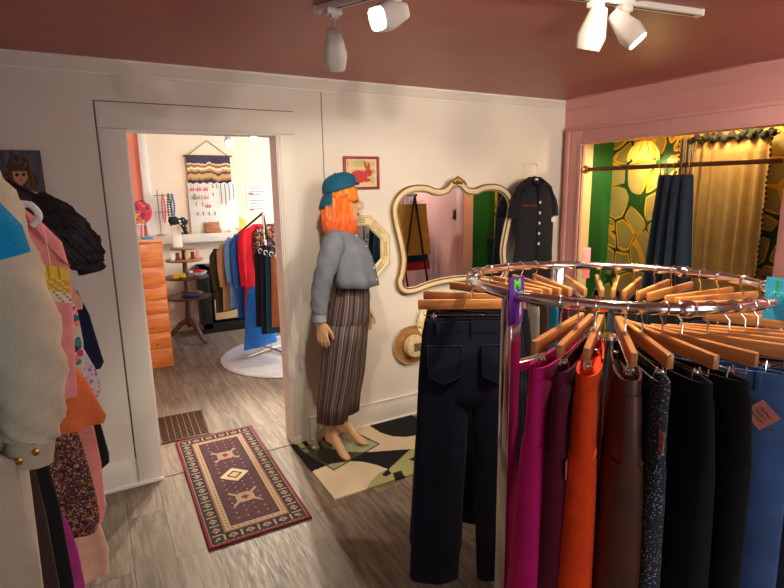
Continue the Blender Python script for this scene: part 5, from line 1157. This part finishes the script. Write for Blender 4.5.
# tiered table
tx, ty = .875, 6.36
tt = thing('tiered_table', 'four tier round wooden display table in the back room', 'table', (tx, ty, 0))
for z, r in ((1.085, .15), (.95, .205), (.755, .245), (.525, .25)): MB().lathe([(r-.015, z-.022), (r, z-.012), (r, z-.004), (r-.008, z)], (tx, ty, 0), 36).build('tier', OAK if z > .9 else DARKWOOD, tt)
MB().lathe([(.03, .16), (.05, .2), (.045, .3), (.03, .5), (.028, .74), (.026, .94), (.022, 1.07)], (tx, ty, 0), 18).build('column', DARKWOOD, tt)
for k in range(3):
    a = R(-70+120*k); d = Vector((math.cos(a), math.sin(a), 0)); b = MB(); b.tube([Vector((tx, ty, .24))+d*.02, Vector((tx, ty, .20))+d*.10, Vector((tx, ty, .10))+d*.20, Vector((tx, ty, .035))+d*.27, Vector((tx, ty, .022))+d*.31], [.035, .032, .026, .022, .02], 10); b.build('leg', DARKWOOD, tt)
bw = thing('bow_display', 'white card stand with a black and white hair bow on the top tier', 'display stand', (tx-.05, ty, 1.085)); b = MB(); b.box((tx-.055, ty, 1.20), (.10, .012, .23), Matrix.Rotation(R(-8), 3, 'X'), .004); b.build('card_panel', PAPERW, bw)
BW = speck_mat('bow_cloth', rgb(22, 20, 22), [rgb(230, 226, 220), rgb(22, 20, 22), rgb(22, 20, 22)], 30, .4); b = MB()
b.ball((tx-.075, ty-.02, 1.385), (.06, .03, .05), 12); b.ball((tx+.02, ty-.02, 1.37), (.055, .03, .05), 12); b.ball((tx-.025, ty-.03, 1.37), (.022, .022, .026), 10); b.tube([(tx-.01, ty-.02, 1.36), (tx+.03, ty-.03, 1.30), (tx+.04, ty-.03, 1.23)], [.02, .028, .02], 8); b.build('hair_bow', BW, bw); MB().tube([(tx-.03, ty, 1.30), (tx-.03, ty, 1.37)], .008, 8).build('neck', PAPERW, bw)
rnd = random.Random(7)
YEL, RED_, BRN, BLU = fab(226, 184, 50), fab(200, 36, 46), fab(130, 70, 46), fab(40, 50, 86)
for k in range(6):
    a = rnd.random()*6; x, y = tx-.12+.035*(k % 3), ty-.14+.05*(k//3); b = MB(); b.tube([(x+.026*math.cos(q), y+.026*math.sin(q), .772+.012*(k % 2)+.004*math.sin(3*q)) for q in [2*PI*e/14 for e in range(14)]], [.014+.003*math.sin(e*2.3) for e in range(14)], 8, True)
    tag(b.build('scrunchie', YEL, origin=(x, y, .757)), 'yellow scrunchie in the pile on the third tier', 'scrunchie', 'yellow scrunchies on the third tier')
bo = thing('trinket_bowl', 'white bowl of red trinkets on the right of the third tier', 'bowl', (tx+.12, ty-.10, .755)); b = MB(); b.lathe([(.04, .757), (.085, .785), (.10, .81), (.094, .81), (.078, .788)], (tx+.12, ty-.10, 0), 24, None, True); b.build('bowl_body', PLASTICW, bo)
for k in range(5): tag(MB().ball((tx+.12+.035*math.cos(k*1.26), ty-.10+.035*math.sin(k*1.26), .812), (.026, .024, .018), 10).build('red_trinket', RED_, origin=(tx+.12+.035*math.cos(k*1.26), ty-.10+.035*math.sin(k*1.26), .80)), 'red trinket in the white bowl on the third tier', 'trinket', 'red trinkets in the bowl')
for k, (m, dx, dy, z, r, lb) in enumerate(((BLU, .03, -.12, .545, (.11, .07, .018), 'folded dark blue scarf at the front of the lowest tier'), (BRN, .10, -.02, .555, (.07, .05, .028), 'bunched brown scarf at the right of the lowest tier'), (fab(176, 96, 76), .0, .03, .56, (.06, .05, .03), 'bunched rust scarf behind the blue one on the lowest tier'))):
    b = MB(); b.ball((0, 0, 0), r, 18)
    for v in b.bm.verts: v.co *= 1+.18*mnoise.noise(v.co*28)
    b.bm.transform(Matrix.Translation((tx+dx, ty+dy, z))); tag(b.build('scarf', m, origin=(tx+dx, ty+dy, .527)), lb, 'scarf', 'scarves on the lowest tier')
for k, (dx, m, lb) in enumerate(((-.13, PAPERW, 'white card leaning at the left of the second tier'), (-.075, fab(120, 60, 40), 'brown card next to the white one on the second tier'), (.02, pm('amber_box', rgb(214, 170, 90), .5, 0, .1, 20, 0), 'amber coloured box in the middle of the second tier'), (.085, fab(110, 40, 50), 'dark red card on the second tier'), (.14, PAPERP, 'pink card at the right of the second tier'))):
    tag(MB().box((tx+dx, ty-.08+.01*k, .992), (.04, .012 if k != 2 else .04, .08), Matrix.Rotation(R(-12 if k != 2 else 0), 3, 'X'), .003).build('display_card', m, origin=(tx+dx, ty-.08, .951)), lb, 'card', 'small cards on the second tier')
# black cabinet below the ledge
cb = thing('black_cabinet', 'low black cabinet with cream panels below the ledge in the back room', 'cabinet', (1.62, 6.66, 0))
b = MB(); b.lohi((1.05, 6.52, .06), (2.25, 6.82, .12)); b.lohi((1.05, 6.52, .74), (2.25, 6.82, .82), .004); b.lohi((1.05, 6.52, 0), (1.16, 6.82, .82), .004); b.lohi((2.14, 6.52, 0), (2.25, 6.82, .82), .004); b.lohi((1.05, 6.79, 0), (2.25, 6.82, .8)); b.lohi((1.16, 6.54, .42), (2.14, 6.80, .50)); b.lohi((1.62, 6.54, .1), (1.70, 6.80, .8)); b.lohi((1.1, 6.53, 0), (2.2, 6.80, .07)); b.build('cabinet_frame', BLACKM, cb)
for x0, x1, z0, z1 in ((1.2, 1.6, .54, .72), (1.72, 2.12, .54, .72), (1.2, 1.6, .15, .40), (1.72, 2.12, .15, .40)): MB().lohi((x0, 6.56, z0), (x1, 6.60, z1), .004).build('panel', pm('cream_panel', rgb(206, 176, 130), .5, 0, .06, 8, 0) if z0 < .5 else pm('grey_green_panel', rgb(110, 116, 100), .5, 0, .06, 8, 0), cb)
# things on the ledge
wb_ = thing('wooden_box', 'small open wooden box on the ledge below the earring board', 'box', (1.29, 6.74, 1.20)); BOXW = wood('box_wood', rgb(150, 88, 52), rgb(186, 118, 74)); b = MB(); b.lohi((1.20, 6.69, 1.20), (1.38, 6.79, 1.245), .004); b.build('box_body', BOXW, wb_); b = MB(); b.box((1.29, 6.795, 1.285), (.18, .014, .085), Matrix.Rotation(R(-14), 3, 'X'), .003); b.build('lid', BOXW, wb_)
yd = thing('round_plaque', 'round yellow plaque leaning on the wall at the back of the ledge', 'ornament', (1.63, 6.82, 1.20)); b = MB(); b.lathe([(.075, 0), (.085, .005), (.085, .015), (.07, .018), (.03, .014)], (1.63, 6.835, 1.285), 28, Matrix.Rotation(R(80), 3, 'X')); b.build('disc', pm('yellow_glaze', rgb(228, 186, 84), .4, 0, .12, 14, .05), yd)
for x, lb, m, r in ((1.50, 'small white dish on the ledge left of the yellow plaque', PLASTICW, .035), (1.78, 'small dark dish on the ledge right of the yellow plaque', DARKWOOD, .03), (.95, 'low straw dish on the ledge behind the bow stand', STRAW, .07)):
    b = MB(); b.lathe([(r*.6, 1.20), (r, 1.225), (r*.9, 1.225), (r*.5, 1.207)], (x, 6.74, 0), 20); tag(b.build('dish', m, origin=(x, 6.74, 1.20)), lb, 'dish')
# woven wall hanging
def wovcol(u, v):
    n = .10*mnoise.noise((u*5, 0, 2))+.05*mnoise.noise((u*14, v*2, 4)); w = v+n
    for lim, c in ((.10, rgb(64, 50, 62)), (.18, rgb(176, 128, 78)), (.33, rgb(206, 168, 118)), (.42, rgb(110, 74, 60)), (.50, rgb(204, 160, 104)), (.58, rgb(238, 222, 196)), (.68, rgb(170, 116, 66)), (.73, rgb(236, 220, 194))):
        if w < lim: return c
    return rgb(68, 62, 84) if mnoise.noise((u*30, v*60, 0)) > -.2 else rgb(88, 78, 96)
wh = thing('woven_wall_hanging', 'woven landscape wall hanging in brown, cream and slate on a dowel', 'wall hanging', (1.32, FY-.02, 1.96))
b = MB(); b.grid(lambda u, v: Vector((1.06+.51*u, FY-.022-.004*math.sin(u*9), 1.80+.31*v+.012*math.sin(u*40)*(v < .02))), 70, 44, wovcol); solidify(b.build('weaving', PAT, wh, normals=False), .010)
MB().tube([(1.03, FY-.02, 2.115), (1.60, FY-.02, 2.115)], .009, 10).build('dowel', DARKWOOD, wh); MB().tube([(1.08, FY-.02, 2.118), (1.32, FY-.006, 2.295), (1.55, FY-.02, 2.118)], .004, 6).build('cord', DARKWOOD, wh)
# earring board
eb = thing('earring_board', 'white pegboard for earrings leaning on the ledge below the wall hanging', 'display board', (1.335, 6.82, 1.20)); b = MB(); b.box((1.335, 6.825, 1.50), (.57, .012, .60), Matrix.Rotation(R(-2), 3, 'X'), .003); b.build('board', PAPERW, eb)
b = MB()
for i in range(18):
    for j in range(19): b.box((1.075+.0305*i, 6.8185+(j-9)*.00106, 1.225+.0305*j), (.005, .001, .005))
b.build('peg_holes', pm('hole_shadow', rgb(150, 140, 120), .9, 0, .05, 10, 0), eb)
EC = [pm('rose_enamel', rgb(222, 96, 104), .4, 0, .1, 20, 0), pm('leaf_enamel', rgb(120, 150, 80), .4, 0, .1, 20, 0), pm('coral_enamel', rgb(232, 150, 130), .4, 0, .1, 20, 0), pm('dark_silver', rgb(60, 60, 64), .4, .4, .1, 20, 0)]
rows = [(1.735, [(1.10, 0), (1.175, 0), (1.255, 0)]), (1.635, [(1.12, 1), (1.19, 2), (1.26, 2)]), (1.535, [(1.275, 0)])]
for z, l in rows:
    for x, c in l:
        e = thing('earring_pair', 'pair of coloured drop earrings at the upper left of the earring board', 'earrings', (x, 6.80, z), 0, 'coloured earrings on the board')
        for s in (-1, 1): b = MB(); b.tube([(x+s*.014, 6.812, z+.03), (x+s*.014, 6.80, z)], .002, 5); b.ball((x+s*.014, 6.80, z-.014), (.013, .006, .020), 8); b.build('earring', EC[c], e)
for z, xs in ((1.765, (1.335, 1.385, 1.43, 1.48, 1.53, 1.58)), (1.665, (1.335, 1.12)), (1.56, (1.13, 1.20, 1.48)), (1.44, (1.14, 1.20, 1.27, 1.34))):
    for x in xs:
        L_ = .03 if z < 1.7 or x < 1.42 else .10+.14*((x*37) % 1); b = MB(); b.tube([(x, 6.808, z+.012), (x, 6.80, z+.004), (x+.003, 6.800, z-L_*.5), (x, 6.800, z-L_)], .0045, 6); tag(b.build('dark_earring', EC[3], origin=(x, 6.80, z)), 'dark drop earring hooked on the white earring board', 'earrings', 'dark earrings on the board')
# price posters
for x0, x1, z0, z1, lb in ((1.755, 2.02, 1.62, 1.78, 'upper white printed sheet on the far wall right of the earring board'), (1.755, 2.03, 1.42, 1.60, 'lower white printed sheet on the far wall right of the earring board')):
    t = thing('printed_sheet', lb, 'poster', ((x0+x1)/2, FY-.002, (z0+z1)/2), 0, 'printed sheets on the far wall'); MB().lohi((x0, FY-.004, z0), (x1, FY-.001, z1)).build('sheet', PAPERW, t)
    b = MB()
    for k in range(4): b.lohi((x0+.03, FY-.0055, z1-.03-.035*k), (x1-.05-.04*(k % 2), FY-.0035, z1-.024-.035*k))
    b.build('printed_lines', INK, t); MB().lohi((x0+.02, FY-.0055, z0+.03), (x0+.08, FY-.0035, z0+.05)).build('red_print', EC[0], t)
# round rug, waterfall rack and its clothes
rr = MB(); rr.lathe([(.0, .001), (.74, .001), (.755, .006), (.745, .013), (.70, .0145), (.0001, .0145)], (1.73, 5.2, 0), 72, None, False); tag(rr.build('round_rug', fab(178, 174, 174, .95, 60, .12), origin=(1.73, 5.2, .001)), 'round white rug under the clothes rack in the back room', 'rug')
wr = thing('waterfall_rack', 'slim clothes rack with a black sloping arm on the round rug', 'clothes rack', (1.53, 5.38, .015))
MB().tube([(1.53, 5.38, .02), (1.53, 5.38, 1.475)], .013, 10).build('post', CHROME, wr); MB().tube([(1.53, 5.38, 1.475), (1.26, 5.86, 1.15)], .011, 10).build('sloping_arm', BLACKM, wr); MB().tube([(1.53, 5.38, 1.475), (1.56, 5.36, 1.20)], .011, 10).build('brace', BLACKM, wr); MB().tube([(1.54, 5.38, 1.27), (1.50, 4.92, 1.20)], .011, 10).build('front_arm', BLACKM, wr)
for a in (200, 290, 20, 110): b = MB(); b.tube([(1.53, 5.38, .045), (1.53+.30*math.cos(R(a)), 5.38+.30*math.sin(R(a)), .028)], .013, 8); b.build('foot', CHROME, wr)
def hung(name, label, cat, c, ztop, zbot, w0, w1, t, mat, ang, grp, sl=True):
    g = thing(name, label, cat, (c[0], c[1], zbot), R(ang), grp); M = WM[g.name]; rings = []; h = ztop-zbot
    for q, ww in ((1, .25), (.985, .45), (.95, .85), (.90, 1.0), (.7, 1.0), (.4, 1.02), (.15, 1.05), (0, 1.08)):
        w = (w0+(w1-w0)*(1-q))*ww; rings.append([M @ Vector((w*math.cos(a), t*(.5 if q > .97 else 1)*math.sin(a)+.006*math.sin(6*math.cos(a)+q*5), h*q)) for a in [2*PI*k/36 for k in range(36)]])
    MB().loft(rings).build('body_cloth', mat, g, angle=60)
    if sl:
        for s in (-1, 1):
            b = MB(); b.tube([M @ Vector((s*w0*.86, 0, h*.95)), M @ Vector((s*w0*1.08, 0, h*.85)), M @ Vector((s*w0*1.14, 0, h*.6)), M @ Vector((s*w0*1.12, 0, h*.35))], [t*.7, t*1.05, t*1.0, t*.75], 12); b.build('sleeve', mat, g)
    return g
GA = 'clothes on the sloping rack'
for i, (q, zt, zb, mt_, lb) in enumerate(((.97, 1.13, .42, fab(58, 58, 40), 'dark olive coat at the low end of the sloping arm'), (.76, 1.19, .46, fab(176, 132, 92), 'tan coat next to the olive coat on the sloping arm'), (.56, 1.26, .50, fab(104, 146, 196), 'light blue shirt between the tan coat and the red top'), (.38, 1.30, .40, fab(40, 90, 170), 'royal blue shirt just left of the red top'), (.18, 1.36, .42, fab(196, 24, 44), 'bright red top near the post of the sloping rack'))):
    x, y = 1.53-.27*q, 5.38+.48*q; hung('hung_coat', lb, 'coat', (x, y), zt, zb, .20, .22, .04, mt_, 29, GA)
hung('hung_skirt', 'royal blue long skirt reaching lowest under the sloping rack', 'skirt', (1.40, 5.30), .75, .12, .14, .20, .05, fab(38, 100, 178), 25, GA, False)
for i, (x, y, zt, zb, mt_, lb) in enumerate(((1.46, 5.16, 1.17, .36, fab(26, 24, 28), 'black trousers on the front arm of the sloping rack'), (1.49, 5.08, 1.16, .30, fab(24, 28, 46), 'navy trousers with white rings on the front arm'), (1.52, 5.00, 1.15, .32, fab(24, 70, 84), 'dark teal trousers on the front arm'), (1.55, 4.92, 1.14, .40, fab(140, 84, 58), 'tan brown trousers at the end of the front arm'))):
    g = hung('hung_trousers', lb, 'trousers', (x, y), zt, zb, .11, .13, .03, mt_, 8, GA, False)
    b = MB(); M = WM[g.name]; b.tube([M @ Vector((-.06+.018*math.cos(a), -.034, zt-zb-.05+.022*math.sin(a))) for a in [2*PI*k/16 for k in range(16)]], .004, 6, True); b.build('ring_clip', PLASTICW, g)
hung('hung_shirt', 'yellow and navy patterned shirt behind the front arm of the rack', 'shirt', (1.62, 5.42), 1.36, .7, .16, .18, .035, speck_mat('navy_yellow', rgb(36, 34, 66), [rgb(220, 170, 60), rgb(160, 60, 90), rgb(36, 34, 66)], 60, .5), 10, GA)
# spotlights of the back room
track((1.22, 5.95, 2.42), (1.52, 4.85, 2.42), 'white light track on the ceiling of the back room', None)
head((1.30, 5.62, 2.42), .20, (.62, 2.9, .3), True, 'glowing spotlight at the top of the doorway view, left of two', (0, 0), 150, 60, (1, .86, .66))
head((1.43, 5.17, 2.42), .17, (.6, 2.4, .0), True, 'glowing spotlight at the top of the doorway view, right of two', (0, 0), 150, 60, (1, .86, .66))
point('back_room_fill_lamp', (2.6, 4.6, 2.3), 60, (1, .86, .64), .06)  # fill light for the back room, with an unseen lamp body below
fl = thing('unseen_fill_lamp', 'unseen round white lamp filling the back room with light', 'lamp', (2.6, 4.6, 2.42)); MB().lathe([(.10, 2.42), (.10, 2.40), (.08, 2.37), (.02, 2.36)], (2.6, 4.6, 0), 24).build('lamp_bowl', LENS, fl)
